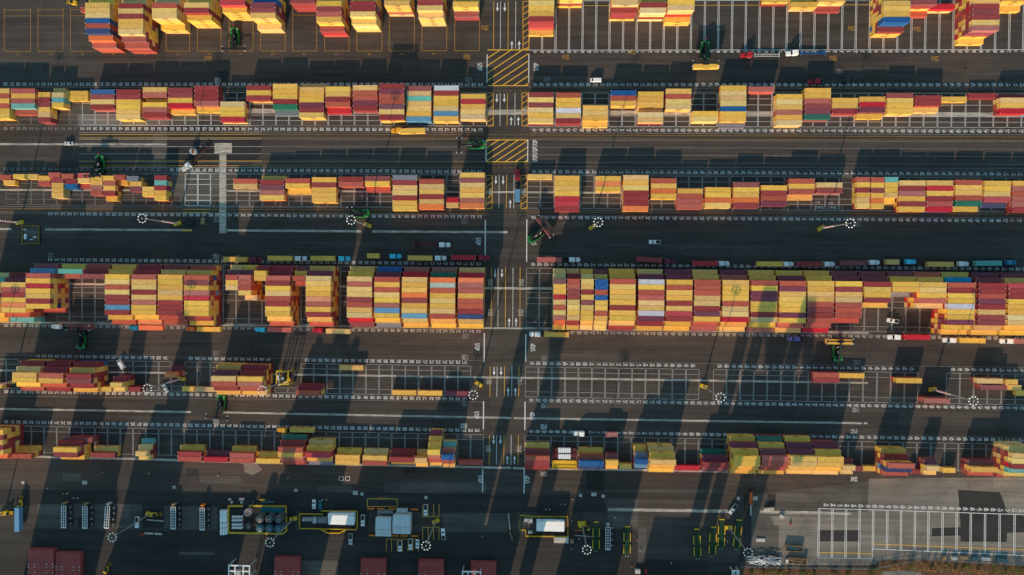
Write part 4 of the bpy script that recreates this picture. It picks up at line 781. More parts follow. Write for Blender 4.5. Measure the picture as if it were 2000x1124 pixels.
LQ = [(111, 638.5, 'white', 'first', (154, 640), [(154, 639.5, 40, 'R')], 'maroon'), (263, 641, 'blue', 'second', (295, 641), [(294, 641, 40, 'O')], 'orange'), (374, 643, 'orange', 'third', (407, 643.8), [(407, 643.8, 40, 'Y')], 'yellow'),
      (510, 644.5, 'skyblue', 'fourth', (545, 644.8), [(545, 644.8, 40, 's')], 'dusty red'), (622, 646, 'crimson', 'fifth', (660, 647.7), [(660, 647.7, 40, 'Y')], 'yellow'), (1047, 653.5, 'white', 'sixth', (1087, 654.2), [(1087, 654.2, 40, 'Y')], 'yellow'),
      (1553, 662, 'purple', 'seventh', None, [], ''), (1749, 659, 'white', 'eighth', (1792, 659.5), [(1792, 659.5, 40, 'C')], 'crimson'), (1857, 665, 'white', 'ninth', (1899, 666), [(1900, 666, 40, 'Y')], 'yellow'), (1969, 667, 'white', 'tenth', (2007, 667.5), [(2007, 667.5, 40, 's')], 'dusty red')]
for cx, cy, col, k, tr, cs, cn in LQ:
    truck(cx, cy, 180, col, ('%s tractor, %s from left in the lane below the tall row' % (col, k), 'trailer of the %s truck in the lane below the tall row' % k, '%s container on the %s truck below the tall row' % (cn, k)), tr, 'grey', cs)
truck(552.5, 841, 180, 'yellow', ('yellow tractor in the lane above the lowest row', 'trailer of the yellow tractor above the lowest row', 'yellow container on a trailer above the lowest row, left of road'), (590, 841), 'grey', [(589, 840.5, 40, 'Y')])
truck(1133, 848, 180, 'white', ('white tractor above the lowest row, right of the road', 'long bare trailer with one short box above the lowest row', 'short dusty red container at the rear of a bare trailer'), (1178, 849.5), 'grey', [(1194.5, 850, 20, 's')])

def make_car(kind):
    t = empty({'pickup': 'pickup_truck', 'car': 'parked_car', 'van': 'panel_van'}[kind])
    m = MB(); L = {'pickup': 2.85, 'car': 2.3, 'van': 2.75}[kind]
    def prof(pts, w0, w1):      # side profile extruded, drawn in toward the top
        n = len(pts); vs = []
        zmax = max(p[1] for p in pts); zmin = min(p[1] for p in pts)
        for s in (-1, 1):
            for x, z in pts: vs.append((x, s * (w0 + (w1 - w0) * (z - zmin) / max(.01, zmax - zmin)), z))
        m.add(vs, [tuple(range(n))[::-1], tuple(range(n, 2 * n))] + [(k, (k + 1) % n, n + (k + 1) % n, n + k) for k in range(n)], 0)
    if kind == 'pickup':
        prof([(-L, .4), (L, .4), (L + .02, .75), (L - .12, 1.0), (1.35, 1.12), (-L, 1.1)], .98, .92); part(m, 'body', BODY, t); m = MB()
        prof([(-.55, 1.1), (1.35, 1.12), (.75, 1.72), (-.4, 1.74)], .9, .74); part(m, 'cab', BODY, t)
        m = MB(); m.box(-L + .12, -.62, -.78, .78, 1.09, 1.125, 0); part(m, 'cargo_bed', [M['dark']], t)
        gl = [(1.38, 1.14, .80, 1.70, .74), ]; rear = (-.57, 1.14, -.43, 1.70)
    elif kind == 'car':
        prof([(-L, .35), (L, .35), (L, .7), (L - .2, .9), (.95, 1.0), (-1.5, 1.05), (-L, .95)], .9, .85); part(m, 'body', BODY, t); m = MB()
        prof([(-1.55, 1.03), (1.0, .99), (.35, 1.42), (-1.0, 1.45)], .82, .66); part(m, 'cabin', BODY, t); gl = [(1.04, 1.0, .40, 1.42, .68)]; rear = (-1.6, 1.04, -1.05, 1.43)
    else:
        prof([(-L, .4), (L, .4), (L, .85), (L - .3, 1.15), (1.9, 1.25), (-L, 1.3)], .98, .95); part(m, 'body', BODY, t); m = MB()
        prof([(-L, 1.3), (1.95, 1.25), (1.3, 1.95), (-L + .08, 2.0)], .94, .82); part(m, 'cargo_box', BODY, t); gl = [(1.98, 1.27, 1.34, 1.93, .8)]; rear = (-L - .01, 1.35, -L + .06, 1.9)
    for x0, z0, x1, z1, wv in gl:
        m = MB(); m.add([(x0, -wv, z0 + .02), (x0, wv, z0 + .02), (x1, wv * .92, z1), (x1, -wv * .92, z1), (x0 - .05, -wv, z0), (x0 - .05, wv, z0), (x1 - .05, wv * .92, z1 - .02), (x1 - .05, -wv * .92, z1 - .02)],
                        [(0, 1, 2, 3), (7, 6, 5, 4), (0, 4, 5, 1), (1, 5, 6, 2), (2, 6, 7, 3), (3, 7, 4, 0)]); part(m, 'windshield', [M['glass']], t)
    x0, z0, x1, z1 = rear
    m = MB(); m.add([(x0 - .03, -.72, z0), (x0 - .03, .72, z0), (x1 - .03, .66, z1), (x1 - .03, -.66, z1), (x0 + .03, -.72, z0), (x0 + .03, .72, z0), (x1 + .03, .66, z1), (x1 + .03, -.66, z1)],
                    [(3, 2, 1, 0), (4, 5, 6, 7), (0, 1, 5, 4), (1, 2, 6, 5), (2, 3, 7, 6), (3, 0, 4, 7)]); part(m, 'rear_window', [M['glass']], t)
    for s in (-1, 1):
        for x in (-L * .62, L * .62): wheel(t, x, s * .84, .34 if kind != 'pickup' else .4, .24)
        m = MB(); m.box(L - .12, L + .03, s * .66 - .17, s * .66 + .17, .68, .84, 0); part(m, 'headlight', [M['chrome']], t)
    return t
PK, CR, VN = make_car('pickup'), make_car('car'), make_car('van')
for pr, x, y, h, col, l in [
    (VN, 1163.5, 157, 180, 'white', 'white van driving in the shaded lane above the second row'), (CR, 133.5, 280.5, 180, 'silver', 'white car on the pale strip at the left, below second row'),
    (PK, 1279, 473, 180, 'white', 'white pickup alone in the wide dark lane right of the road'), (PK, 1744, 627, 172, 'white', 'white pickup parked in the empty gap of the tall row'),
    (VN, 236.5, 712, 125, 'white', 'white service van parked askew in the fifth row'), (CR, 322.5, 759, 118, 'silver', 'white car parked askew beside a light mast in the fifth row'),
    (PK, 267, 1021, -92, 'white', 'white pickup beside the yellow mast base at the lower left'), (CR, 613, 985.5, 90, 'white', 'white car beside the teal one above the fenced yard'),
    (CR, 625, 986.5, 90, 'teal', 'dark teal car beside a white one above the fenced yard'), (PK, 708.5, 1017.5, -90, 'white', 'white pickup between the fenced yard and the office'),
    (PK, 684.5, 1054, -90, 'silver', 'silver pickup below the fenced yard'), (PK, 831, 997, -90, 'white', 'white pickup in the small car park right of the office'),
    (PK, 865.5, 1044, 95, 'white', 'white pickup parked outside the right bay line by the light mast'), (PK, 781, 1067, -90, 'white', 'white pickup, left of three below the office'),
    (PK, 801.5, 1064, -90, 'white', 'white pickup, middle of three below the office'), (CR, 815, 1063.5, -90, 'white', 'white car, right of three vehicles below the office'),
    (PK, 1432, 995, 232, 'silver', 'pale pickup parked diagonally left of the rusty boom')]:
    p = G(x, y, 1.0); put(pr, p.x, p.y, h, VC[col], l, {'pickup_truck': 'pickup', 'parked_car': 'car', 'panel_van': 'van'}[pr.name.split('.')[0]], 'cars and pickups about the yard')

# ------------------------------------------------------------------ reach stackers
def reach_stacker(bx, by, hdg, sx, sy, z, span, label, srot=None):
    """bx, by: body centre; sx, sy: spreader centre in the photograph; z: spreader height"""
    b = G(bx, by, 1.8); s = G(sx, sy, z); a = R(hdg); t = empty('reach_stacker', (b.x, b.y, 0), a); tag(t, label, 'reach stacker', 'green reach stackers')
    inv = Matrix.Rotation(-a, 3, 'Z'); v = inv @ (s - Vector((b.x, b.y, 0)))
    m = MB(); m.prism([(-4.9, -.8), (-4.7, -1.5), (-4.0, -2.0), (-1.9, -2.1), (-1.9, 2.1), (-4.0, 2.0), (-4.7, 1.5), (-4.9, .8)], .7, 2.4, 0, .08); part(m, 'counterweight', [M['green']], t)
    m = MB(); m.box(-1.9, 3.9, -2.05, -1.1, .9, 1.75, 0, .15, .1); m.box(-1.9, 3.9, 1.1, 2.05, .9, 1.75, 0, .15, .1); m.box(-1.9, 4.0, -1.1, 1.1, .8, 1.3, 1); m.box(-1.2, 3.2, -1.8, -1.2, 1.76, 1.95, 1, .1, .1); m.box(-1.2, 3.2, 1.2, 1.8, 1.76, 1.95, 1, .1, .1); m.box(3.4, 4.4, -1.7, 1.7, .8, 1.5, 1); part(m, 'body', [M['green'], M['dark']], t)
    m = MB(); m.box(-3.5, -1.9, -1.0, 1.0, 2.45, 2.62, 0); 
    for k in range(5): m.box(-3.4 + k * .3, -3.28 + k * .3, -.9, .9, 2.62, 2.68, 0)
    part(m, 'engine_grille', [M['dark']], t)
    m = MB(); m.box(-.9, 1.0, -.95, .95, 1.9, 3.3, 0, .15, .12); q = part(m, 'cab', [M['glass']], t); m = MB(); m.box(-.8, .75, -.5, .5, 3.32, 3.45, 0, .05, .05); c_ = m.build('cab_roof', [M['palegrey']]); kid(q, c_)
    m = MB(); m.bar((-3.6, .0, 3.0), (v.x, v.y, z + 1.1), .75, 0, .9); part(m, 'boom', [M['dark']], t)
    m = MB()
    for y in (-.55, .55): m.bar((1.8, y, 1.6), (v.x * .55, y + v.y * .4, (z + 4) * .5), .25)
    part(m, 'lift_cylinder', [M['palegrey']], t)
    sr = R(srot) - a if srot is not None else R(90)
    sp = MB(); X = Matrix.Translation((v.x, v.y, z)) @ Matrix.Rotation(sr, 4, 'Z'); h2 = span / 2
    sp.box(-h2, h2, -.32, .32, .35, .75, 0, xf=X); sp.box(-1.5, 1.5, -.75, .75, .4, .95, 0, xf=X)
    for e in (-1, 1): sp.box(*sorted((e * h2 - .2, e * h2 + .2)), -1.22, 1.22, .1, .5, 0, xf=X)
    spn = part(sp, 'spreader', [M['dark']], t)
    for e in (-1, 1):
        m = MB(); m.box(e * h2 - .22, e * h2 + .22, -1.28, -1.0, .0, .55, 0, xf=X); m.box(e * h2 - .22, e * h2 + .22, 1.0, 1.28, .0, .55, 0, xf=X); c_ = m.build('twistlock', [M['white']]); kid(spn, c_)
    for y in (-1.75, 1.75):
        m = MB(); m.box(-3.9, -3.6, y - .15, y + .15, 2.2, 2.75, 0); part(m, 'beacon_lamp', [M['white']], t)
    m = MB(); m.bar((-4.3, 0, 2.4), (-5.6, .2, 3.4), .12); m.box(-5.75, -5.45, .05, .35, 3.3, 3.6, 0); part(m, 'warning_flag', [M['red']], t)
    for s_ in (-1, 1): wheel(t, -3.2, s_ * 1.85, .78, .55); wheel(t, 3.1, s_ * 2.15, .85, .9)
    return t
reach_stacker(458, 73, -90, 457, 96, 2.2, 11.5, 'green reach stacker with lowered empty spreader, at the top left')
reach_stacker(1377, 100, -90, 1378, 124.5, 6.6, 12.2, 'green reach stacker carrying a yellow container in the top right lane', 0)
p = G(1380, 128, 6.6); container('Y', 40, (p.x, p.y, 6.6 - TH), R(.5), 'yellow container hanging from the reach stacker in the top right lane', 'containers held by reach stackers')
reach_stacker(929, 283, 180, 897, 284, 3.0, 7.2, 'green reach stacker with empty spreader beside the lower hatched box')
reach_stacker(195, 322, -90, 181, 344.5, 6.4, 8.0, 'green reach stacker reaching over the short containers of the third row', 0)
reach_stacker(703, 417, 180, 683, 418, 4.0, 6.5, 'green reach stacker behind a light mast head below the third row')
reach_stacker(1047, 461, 38, 1063, 443, 4.6, 12.0, 'bright green reach stacker turning a maroon container beside the road', -53)
p = G(1063.5, 443.5, 4.6); container('R', 40, (p.x, p.y, 4.6 - TH), R(-53), 'maroon container held askew by the bright green reach stacker', 'containers held by reach stackers')
reach_stacker(158, 664, 92, 152, 641, 4.4, 12.0, 'green reach stacker loading the white truck below the tall row', 0)
reach_stacker(1636, 688, 91, 1641, 667, 5.2, 12.2, 'green reach stacker lifting a yellow container below the tall row', 0)
p = G(1641, 668.5, 5.0); container('Y', 40, (p.x, p.y, 5.0 - TH), R(-.5), 'yellow container lifted by the reach stacker below the tall row', 'containers held by reach stackers')
reach_stacker(431, 789, -95, 424, 815, 3.4, 11.0, 'green reach stacker turned askew above the lowest row')

# ------------------------------------------------------------------ light masts
MH = 30.5
def make_mast(double=False):
    t = empty('light_mast')
    m = MB(); m.box(-1.9, 1.9, -.95, .95, 0, 1.15, 0, .12, .12); part(m, 'base_block', [M['yellow']], t)
    m = MB(); m.box(-.45, .45, -.45, .45, 1.15, 1.4, 0, .1, .1); m.lathe(0, 0, [(.42, 1.4), (.34, 10), (.26, 20), (.18, MH - .3)], 12, 0); part(m, 'pole', [M['grey']], t)
    m = MB()
    n = 24
    for k in range(n):
        a, b = 2 * math.pi * k / n, 2 * math.pi * (k + 1) / n; m.bar((1.45 * math.cos(a), 1.45 * math.sin(a), MH), (1.45 * math.cos(b), 1.45 * math.sin(b), MH), .07)
    for k in range(4): a = math.pi / 2 * k + .4; m.bar((0, 0, MH - .2), (1.45 * math.cos(a), 1.45 * math.sin(a), MH), .06)
    m.lathe(0, 0, [(.05, MH - .6), (.5, MH - .5), (.5, MH - .1), (.2, MH + .15)], 12, 0); part(m, 'lamp_ring', [M['dark']], t)
    m = MB(); m.lathe(0, 0, [(.1, MH + .15), (.34, MH + .2), (.28, MH + .4), (.1, MH + .5)], 12, 0); part(m, 'cap', [M['palegrey']], t)
    lm = MB(); lm.lathe(0, 0, [(.1, -.24), (.3, -.18), (.34, .05), (.25, .2), (.07, .27)], 10, 0); me = lm.mesh('lamp', [M['white']])
    for k in range(9):
        a = 2 * math.pi * (k + .5) / 9; o = bpy.data.objects.new('lamp', me); COL.objects.link(o); o.location = (1.95 * math.cos(a), 1.95 * math.sin(a), MH + .02); kid(t, o)
    return t
MA = make_mast(); first = True
for x, y, l, stripe in [(346, 437, 'light mast with striped pole beside the beam cover, left', 1), (718, 440, 'light mast below the third row, beside a reach stacker', 0), (1157, 444, 'light mast below the third row, first right of the road', 0),
                (1604, 446, 'light mast below the third row, second right of the road', 1), (38, 435, 'light mast beside the small striped enclosure at the left', 1), (355, 740, 'light mast over the askew white car in the fifth row', 1),
                (560, 743, 'light mast beside the yard machine in the fifth row', 0), (935, 751, 'light mast at the end of the fifth row, left of the road', 0), (1374, 755, 'light mast in the fifth row, first right of the road', 0),
                (1822, 761, 'light mast in the fifth row, second right of the road', 1), (8, 1002, 'light mast at the lower left corner beside the blue container', 0), (292, 1005, 'light mast beside the white pickup at the lower left', 0),
                (573, 1014, 'light mast at the right corner of the tank yard', 0), (851, 1019, 'light mast between the two halves of the office car park', 0), (1137, 1026, 'light mast beside the white-roofed fenced plant', 0),
                (1423, 1031, 'light mast among the green and yellow racks', 0), (25, 738 + 8, 'light mast at the far left of the fifth row', 1)]:
    p = G(x, y, .6); o = MA if first else copy_tree(MA); first = False; place(o, (p.x, p.y, 0), random.uniform(-.6, .6)); tag(o, l, 'light mast', 'tall light masts')
    if stripe:
        m = MB(); pr = [(.45 - .006 * k, 2 + k * .75) for k in range(18)]; m.lathe(0, 0, pr, 12, 0, cap=False)
        m.m = [(i // 12) % 2 for i in range(len(m.f))]
        c = m.build('striped_sleeve', [M['white'], M['red']]); c.parent = o

# ------------------------------------------------------------------ racks, stacked trailers, machines in the south yard
def ladder(x0, x1, z, m, y0=-6.0, y1=6.0, mi=0, rungs=11):
    for x in (x0, x1): m.box(x - .09, x + .09, y0, y1, z, z + .25, mi)
    m.box((x0 + x1) / 2 - .07, (x0 + x1) / 2 + .07, y0, y1, z, z + .2, mi)
    for k in range(rungs): y = y0 + .3 + (y1 - y0 - .6) * k / (rungs - 1); m.box(x0 + .1, x1 - .1, y - .07, y + .07, z + .02, z + .22, mi)
def chassis_stack(px, py, cap, label, rz=0):
    p = G(px, py, 2); t = empty('chassis_stack', (p.x, p.y, 0), R(rz)); tag(t, label, 'stacked trailers', 'stacks of bare chassis')
    for lv in range(3):
        z = .5 + lv * 1.2; m = MB(); ladder(-1.15, 1.15, z, m, -5.6, 5.6, rungs=9); m.box(-1.25, 1.25, -5.9, -5.6, z, z + .2); part(m, 'frame', [M['white' if lv == 2 else 'dark']], t)
    m = MB(); m.box(-.9, .9, 6.4, 6.9, .4, 3.2); m.bar((0, 5.6, 2.9), (0, 6.5, 2.9), .5); part(m, 'gooseneck', [M[cap]], t)
    for k in range(6):
        y = -5.2 + k * 1.9; m = MB(); m.lathe(2.5, y, [(.2, -.25), (.5, -.22), (.5, .22), (.2, .25)], 10, 0, axis='x', cz=.5); part(m, 'wheel', [M['tyre']], t)
    for k in range(4): m = MB(); y = -4.3 + k * 2.9; m.box(1.95, 2.75, y - .6, y + .5, 1.02, 1.4 + (k % 2) * .5, 0, .1, .2); part(m, 'axle_frame', [M['grey']], t)
for x, y, c, l, r in [(127, 1008, 'wood', 'grey chassis stack, first from the left in the south yard', 0), (168.5, 1009, 'wood', 'grey chassis stack, second from the left in the south yard', 0), (211.5, 1009, 'block', 'grey chassis stack, third from the left, slightly turned', -3),
                      (340.5, 1010, 'wood', 'grey chassis stack, fourth from the left, right of a yellow mast base', 0), (397, 1012, 'orange', 'grey chassis stack just left of the white tank containers', 0), (1187, 1050, 'palegrey', 'pale grey chassis stack between two green and yellow racks', 0)]:
    chassis_stack(x, y, c, l, r)
def green_rack(px, py, rz, label):
    p = G(px, py, 1.5); t = empty('tank_trailer_frame', (p.x, p.y, 0), R(rz)); tag(t, label, 'trailer frame', 'green trailer frames with yellow rails')
    m = MB(); ladder(-.75, .75, 1.0, m, -6.8, 7.6, rungs=14); part(m, 'frame', [M['darkgreen']], t)
    for s in (-1, 1):
        for y0, y1 in ((-5.6, -1.2), (.2, 4.6)):
            m = MB(); m.box(s * 1.6 - .18, s * 1.6 + .18, y0, y1, .9, 1.4, 0, .03, .1); part(m, 'side_rail', [M['yellow']], t)
        for y in (-5.0, -4.0): wheel(t, s * .98, y, .5, .45)
    m = MB()
    for y in (-5.4, -1.4, .4, 4.4): m.box(-1.42, 1.42, y - .1, y + .1, .95, 1.15, 0)
    part(m, 'cross_beam', [M['darkgreen']], t)
    m = MB(); m.box(-1.25, 1.25, 7.6, 8.0, .9, 1.5, 0); part(m, 'front_bumper', [M['yellow']], t)
    m = MB(); m.box(-.85, -.5, -7.3, -6.9, .7, 1.1, 0); m.box(.5, .85, -7.3, -6.9, .7, 1.1, 0); part(m, 'tail_light', [M['block']], t)
for x, y, r, l in [(1164.5, 1051, 0, 'green and yellow rack left of the pale chassis stack'), (1225, 1060, 0, 'green and yellow rack right of the pale chassis stack'), (1362, 1065, 3, 'green and yellow rack, leftmost of four by the right mast'),
                   (1392.5, 1061, -2, 'green and yellow rack, second of four by the right mast'), (1409.5, 1046, -1, 'green and yellow rack, third of four by the right mast'), (1441, 1047, -5, 'green and yellow rack, rightmost of four, under the mast pole')]:
    green_rack(x, y, r, l)
# blue container on end-on stand at lower left, with yellow machines
p = G(32.5, 1016, TH + 1.2)
container('b', 40, (p.x, p.y, 1.25), R(90), 'pale blue container lying lengthwise beside the lower left mast', 'containers in the south yard')
def machine(px, py, rz, label, col='yellow', L=5.0, Wd=2.2, kind='loader'):
    p = G(px, py, 1.2); t = empty('forklift', (p.x, p.y, 0), R(rz)); tag(t, label, 'forklift', 'yellow yard machines')
    m = MB(); m.box(-L / 2, 0, -Wd / 2, Wd / 2, .5, 1.7, 0, .15, .15); m.box(0, L / 2 - .4, -Wd / 2 + .2, Wd / 2 - .2, .5, 1.0, 0); part(m, 'body', [M[col]], t)
    m = MB(); m.box(-.7, .6, -.7, .7, 1.65, 2.5, 0, .15, .1); part(m, 'cab', [M['glass']], t)
    m = MB()
    for y in (-.6, .6): m.box(L / 2 - .4, L / 2 - .15, y - .12, y + .12, .2, 3.2, 0)
    m.box(L / 2 - .38, L / 2 - .17, -.48, .48, 2.7, 2.95, 0); part(m, 'mast', [M['dark']], t)
    m = MB()
    for y in (-.55, .55): m.box(L / 2 - .1, L / 2 + 1.4, y - .12, y + .12, .15, .28, 0)
    part(m, 'fork', [M[col]], t)
    for s in (-1, 1): wheel(t, -L * .32, s * Wd * .45, .5, .4); wheel(t, L * .3, s * Wd * .45, .5, .4)
machine(17, 1003, 0, 'yellow forklift left of the pale blue container'); machine(39, 984, 85, 'yellow and black forklift above the pale blue container')
machine(208, 1113, 60, 'small yellow forklift near the bottom edge, right of the hatch covers', L=4.2, Wd=1.8); machine(141, 5, 170, 'yellow forklift at the top left edge')
machine(302, 1006, 0, 'yellow forklift beside the mast base right of the white pickup', L=3.6)
# pale road barriers
def slab(name, px, py, L, Wd, H, rz, m_, label, cat, group=None, tx=.1, z=0.0, parts=None):
    p = G(px, py, H); t = empty(name, (p.x, p.y, z), R(rz)); tag(t, label, cat, group)
    m = MB(); m.box(-L / 2, L / 2, -Wd / 2, Wd / 2, 0, H * .35, 0); m.hexa([(-L / 2, -Wd / 2, H * .35), (L / 2, -Wd / 2, H * .35), (L / 2, Wd / 2, H * .35), (-L / 2, Wd / 2, H * .35), (-L / 2 + tx, -Wd / 2 + tx * 1.2, H), (L / 2 - tx, -Wd / 2 + tx * 1.2, H), (L / 2 - tx, Wd / 2 - tx * 1.2, H), (-L / 2 + tx, Wd / 2 - tx * 1.2, H)], 0)
    b = m.build(name, m_); b.parent = None
    b.location = t.location; b.rotation_euler = t.rotation_euler; tag(b, label, cat, group); bpy.data.objects.remove(t); return b
slab('road_barrier', 289.5, 1043, 4.4, .8, .9, -3, M['block'], 'pale road barrier, left one of two near the lower left mast', 'barrier', 'pale barriers'); slab('road_barrier', 308, 1044, 3.8, .8, .9, -3, M['block'], 'pale road barrier, right one of two near the lower left mast', 'barrier', 'pale barriers')
slab('road_barrier', 277, 1044.5, 2.4, .9, .9, 10, M['red'], 'red barrier beside the pale ones near the lower left mast', 'barrier', 'pale barriers')
slab('road_barrier', 302, 1017.5, 8.6, .5, .8, -4, M['block'], 'long thin pale barrier below the yellow forklift', 'barrier', 'pale barriers')
slab('road_barrier', 994.5, 1020, 8.4, .55, .8, -85, M['block'], 'long pale barrier standing upright left of the fenced plant', 'barrier', 'pale barriers'); slab('road_barrier', 998, 1048, 4.2, .6, .8, -70, M['wood'], 'short tan barrier left of the fenced plant', 'barrier', 'pale barriers')
for k, x in enumerate((723.5, 743.5, 765.8, 788, 809.5)): slab('parking_barrier', x, 994.5 + k * .4, 3.7, .8, .8, 0, M['orange'], 'orange barrier, %s of five above the office' % ORD[k + 1], 'barrier', 'orange barriers around the office')
for k, x in enumerate((727.5, 771, 789, 809.5)): slab('parking_barrier', x, 1046.8 + k * .4, 3.7, .8, .8, 0, M['orange'], 'orange barrier, %s of four below the office' % ORD[k + 1], 'barrier', 'orange barriers around the office')
for k, (x, y) in enumerate(((1496, 996), (1502.3, 995.3), (1509, 994.8))): slab('concrete_block', x, y, 1.25, 1.25, 1.3, 3, M['block'], 'white concrete block, %s of three on the pale strip' % ORD[k + 1], 'concrete block', 'white blocks on the pale strip', tx=.04)

# fences
def fence(pts, label, m_='yellow', h=1.1, post=2.0, wd=.16, z0=0.0):
    W_ = [G(x, y, z0) for x, y in pts]; c = sum(W_, Vector()) / len(W_)
    t = empty('safety_fence', (c.x, c.y, 0)); tag(t, label, 'fence', 'yellow safety fences')
    for a, b in zip(W_, W_[1:]):
        a = a - Vector((c.x, c.y, 0)); b = b - Vector((c.x, c.y, 0)); d = b - a; n = max(1, int(d.length / post)); m = MB()
        for hh in (h, h * .55, .15): m.bar(a + Vector((0, 0, hh)), b + Vector((0, 0, hh)), wd)
        part(m, 'rail', [M[m_]], t)
        for k in range(n + 1):
            p = a + d * k / n; m = MB(); m.box(p.x - .12, p.x + .12, p.y - .12, p.y + .12, 0, h + .12); part(m, 'post', [M[m_]], t)
# tank yard
def kerb(pts, label, m_='yellow', wd=.75, h=.9):
    W_ = [G(x, y, 0) for x, y in pts]; c = sum(W_, Vector()) / len(W_); t = empty('containment_wall', (c.x, c.y, 0)); tag(t, label, 'low wall')
    m = MB()
    for a, b in zip(W_, W_[1:]):
        m.bar(a - c + Vector((0, 0, h / 2)), b - c + Vector((0, 0, h / 2)), wd, 0, h)
    part(m, 'wall', [M[m_]], t)
    m = MB()
    for a, b in zip(W_, W_[1:]):
        d = b - a; n = int(d.length / 2.0)
        for k in range(n): p = a - c + d * (k + .5) / n; m.box(p.x - .14, p.x + .14, p.y - .5, p.y + .5, h, h + .1, 0)
    part(m, 'stripe', [M['wood']], t)
kerb([(475, 988), (447, 988), (447, 1040), (552, 1042), (560, 1037), (559, 989), (488, 987.5)], 'yellow kerb wall around the tank yard')
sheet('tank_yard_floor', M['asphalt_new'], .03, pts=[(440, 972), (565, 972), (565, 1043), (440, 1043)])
for k, (x, y) in enumerate([(506, 1015), (524.5, 1015.5), (542.5, 1016), (506, 1033.5), (524.5, 1034), (542.5, 1034.5)]):
    H = 7.5; p = G(x, y, H); t = empty('storage_tank', (p.x, p.y, 0)); tag(t, '%s domed tank, %s from left in the %s line of the tank yard' % ('dark grey' if k < 3 else 'blue grey', ORD[k % 3 + 1], 'upper' if k < 3 else 'lower'), 'tank', 'domed tanks in the tank yard')
    m = MB(); m.lathe(0, 0, [(1.98, 0), (1.98, H - .8)], 28, 0); m.lathe(0, 0, [(2.03, 2.4), (2.03, 2.5)], 28, 0); part(m, 'shell', [M['tank' if k < 3 else 'bluetank']], t)
    m = MB(); m.lathe(0, 0, [(2.0, H - .8), (1.7, H - .4), (1.1, H - .1), (.3, H)], 28, 0); part(m, 'dome', [M['tank' if k < 3 else 'bluetank']], t)
    m = MB(); m.lathe(.5, .2, [(.3, H - .15), (.3, H + .15)], 12, 0); part(m, 'manhole', [M['palegrey']], t)
    m = MB(); m.bar((-1.99, .0, .2), (-1.99, 0, H - .7), .1); m.bar((-1.99, .4, .2), (-1.99, .4, H - .7), .1); part(m, 'ladder', [M['grey']], t)
for k in range(16):
    x = 454 + (k % 4) * 5.6; y = 1011 + (k // 4) * 6.6 + (1.5 if k >= 8 else 0); p = G(x, y, 1.6); t = empty('gas_cylinder', (p.x, p.y, 0)); tag(t, 'pale blue upright cylinder in the clustered bank inside the tank yard', 'cylinder', 'bank of pale cylinders in the tank yard')
    m = MB(); m.lathe(0, 0, [(.6, 0), (.6, 1.3), (.45, 1.65), (.2, 1.8)], 14, 0); part(m, 'shell', [M['white']], t); m = MB(); m.lathe(0, 0, [(.12, 1.8), (.12, 2.05)], 8, 0); part(m, 'valve', [M['dark']], t)
for x, y, r, H, l, tp in ((483, 1002, 1.75, 3.2, 'round open-topped pale vat with rust inside, upper in the tank yard', 'rust'), (484, 1029.5, 1.6, 2.0, 'round dark vat with pale contents, lower in the tank yard', 'block')):
    p = G(x, y, H); t = empty('round_vat', (p.x, p.y, 0)); tag(t, l, 'vat'); m = MB(); m.lathe(0, 0, [(r, 0), (r, H), (r - .15, H), (r - .15, H - .5)], 28, 0, cap=False); part(m, 'wall', [M['palegrey' if tp == 'rust' else 'tank']], t)
    m = MB(); m.lathe(0, 0, [(r - .14, H - .55), (.05, H - .5)], 28, 0); part(m, 'cover', [M['palegrey' if tp == 'rust' else 'tank']], t); m = MB(); m.box(-.5, .5, -.9 if tp == 'rust' else -.9, .9 if tp == 'rust' else -.1, H - .5, H - .35, 0, .1, .1); part(m, 'inner_tank', [M[tp]], t)
p = G(376, 295.5, 2.2); t = empty('round_vat', (p.x, p.y, 0)); tag(t, 'round white vat with rusty box on top, beside the diagonal trailer', 'vat'); m = MB(); m.lathe(0, 0, [(1.7, 0), (1.7, 2.1), (1.5, 2.2), (.05, 2.22)], 28, 0); part(m, 'shell', [M['palegrey']], t); m = MB(); m.box(-.35, .75, -1.1, 1.1, 2.2, 2.6, 0, .1, .1); part(m, 'hatch', [M['rust']], t)
p = G(530.5, 997.5, 2.6); t = empty('horizontal_tank', (p.x, p.y, 0)); tag(t, 'long teal flat-topped tank at the top of the tank yard', 'tank'); m = MB(); m.box(-5.8, 5.8, -1.25, 1.25, .4, 2.6, 0, .1, .15); part(m, 'shell', [M['teal']], t)
m = MB()
for x in (-4.5, -1.5, 1.5, 4.5): m.box(x - .2, x + .2, -1.1, 1.1, 0, .39)
part(m, 'saddle', [M['dark']], t)
# white box tanks left of the yard, in two rows
for k, (x, y, wd, L) in enumerate([(431, 1009.5, 1.15, 5.9), (438, 1009.5, 2.1, 5.9), (431.3, 1034, 1.15, 6.0), (436.5, 1034, 1.1, 6.0), (441, 1033.5, .9, 5.9)]):
    p = G(x, y, 2.4); t = empty('tank_container', (p.x, p.y, 0)); tag(t, 'white tank container, %s from left in the %s group beside the tank yard' % (ORD[(k if k < 2 else k - 2) + 1], 'upper' if k < 2 else 'lower'), 'tank container', 'white tank containers left of the tank yard')
    m = MB(); m.box(-wd / 2, wd / 2, -L / 2, L / 2, .2, 2.4, 0, .12, .08); part(m, 'shell', [M['white']], t)
    m = MB(); m.box(-wd / 2 - .06, wd / 2 + .06, -L / 2 - .06, -L / 2 + .08, 0, 2.3); m.box(-wd / 2 - .06, wd / 2 + .06, L / 2 - .08, L / 2 + .06, 0, 2.3); part(m, 'end_frame', [M['roofgrey']], t)
    m = MB(); m.lathe(0, .6, [(.22, 2.38), (.22, 2.55)], 10, 0); part(m, 'manhole', [M['dark']], t)
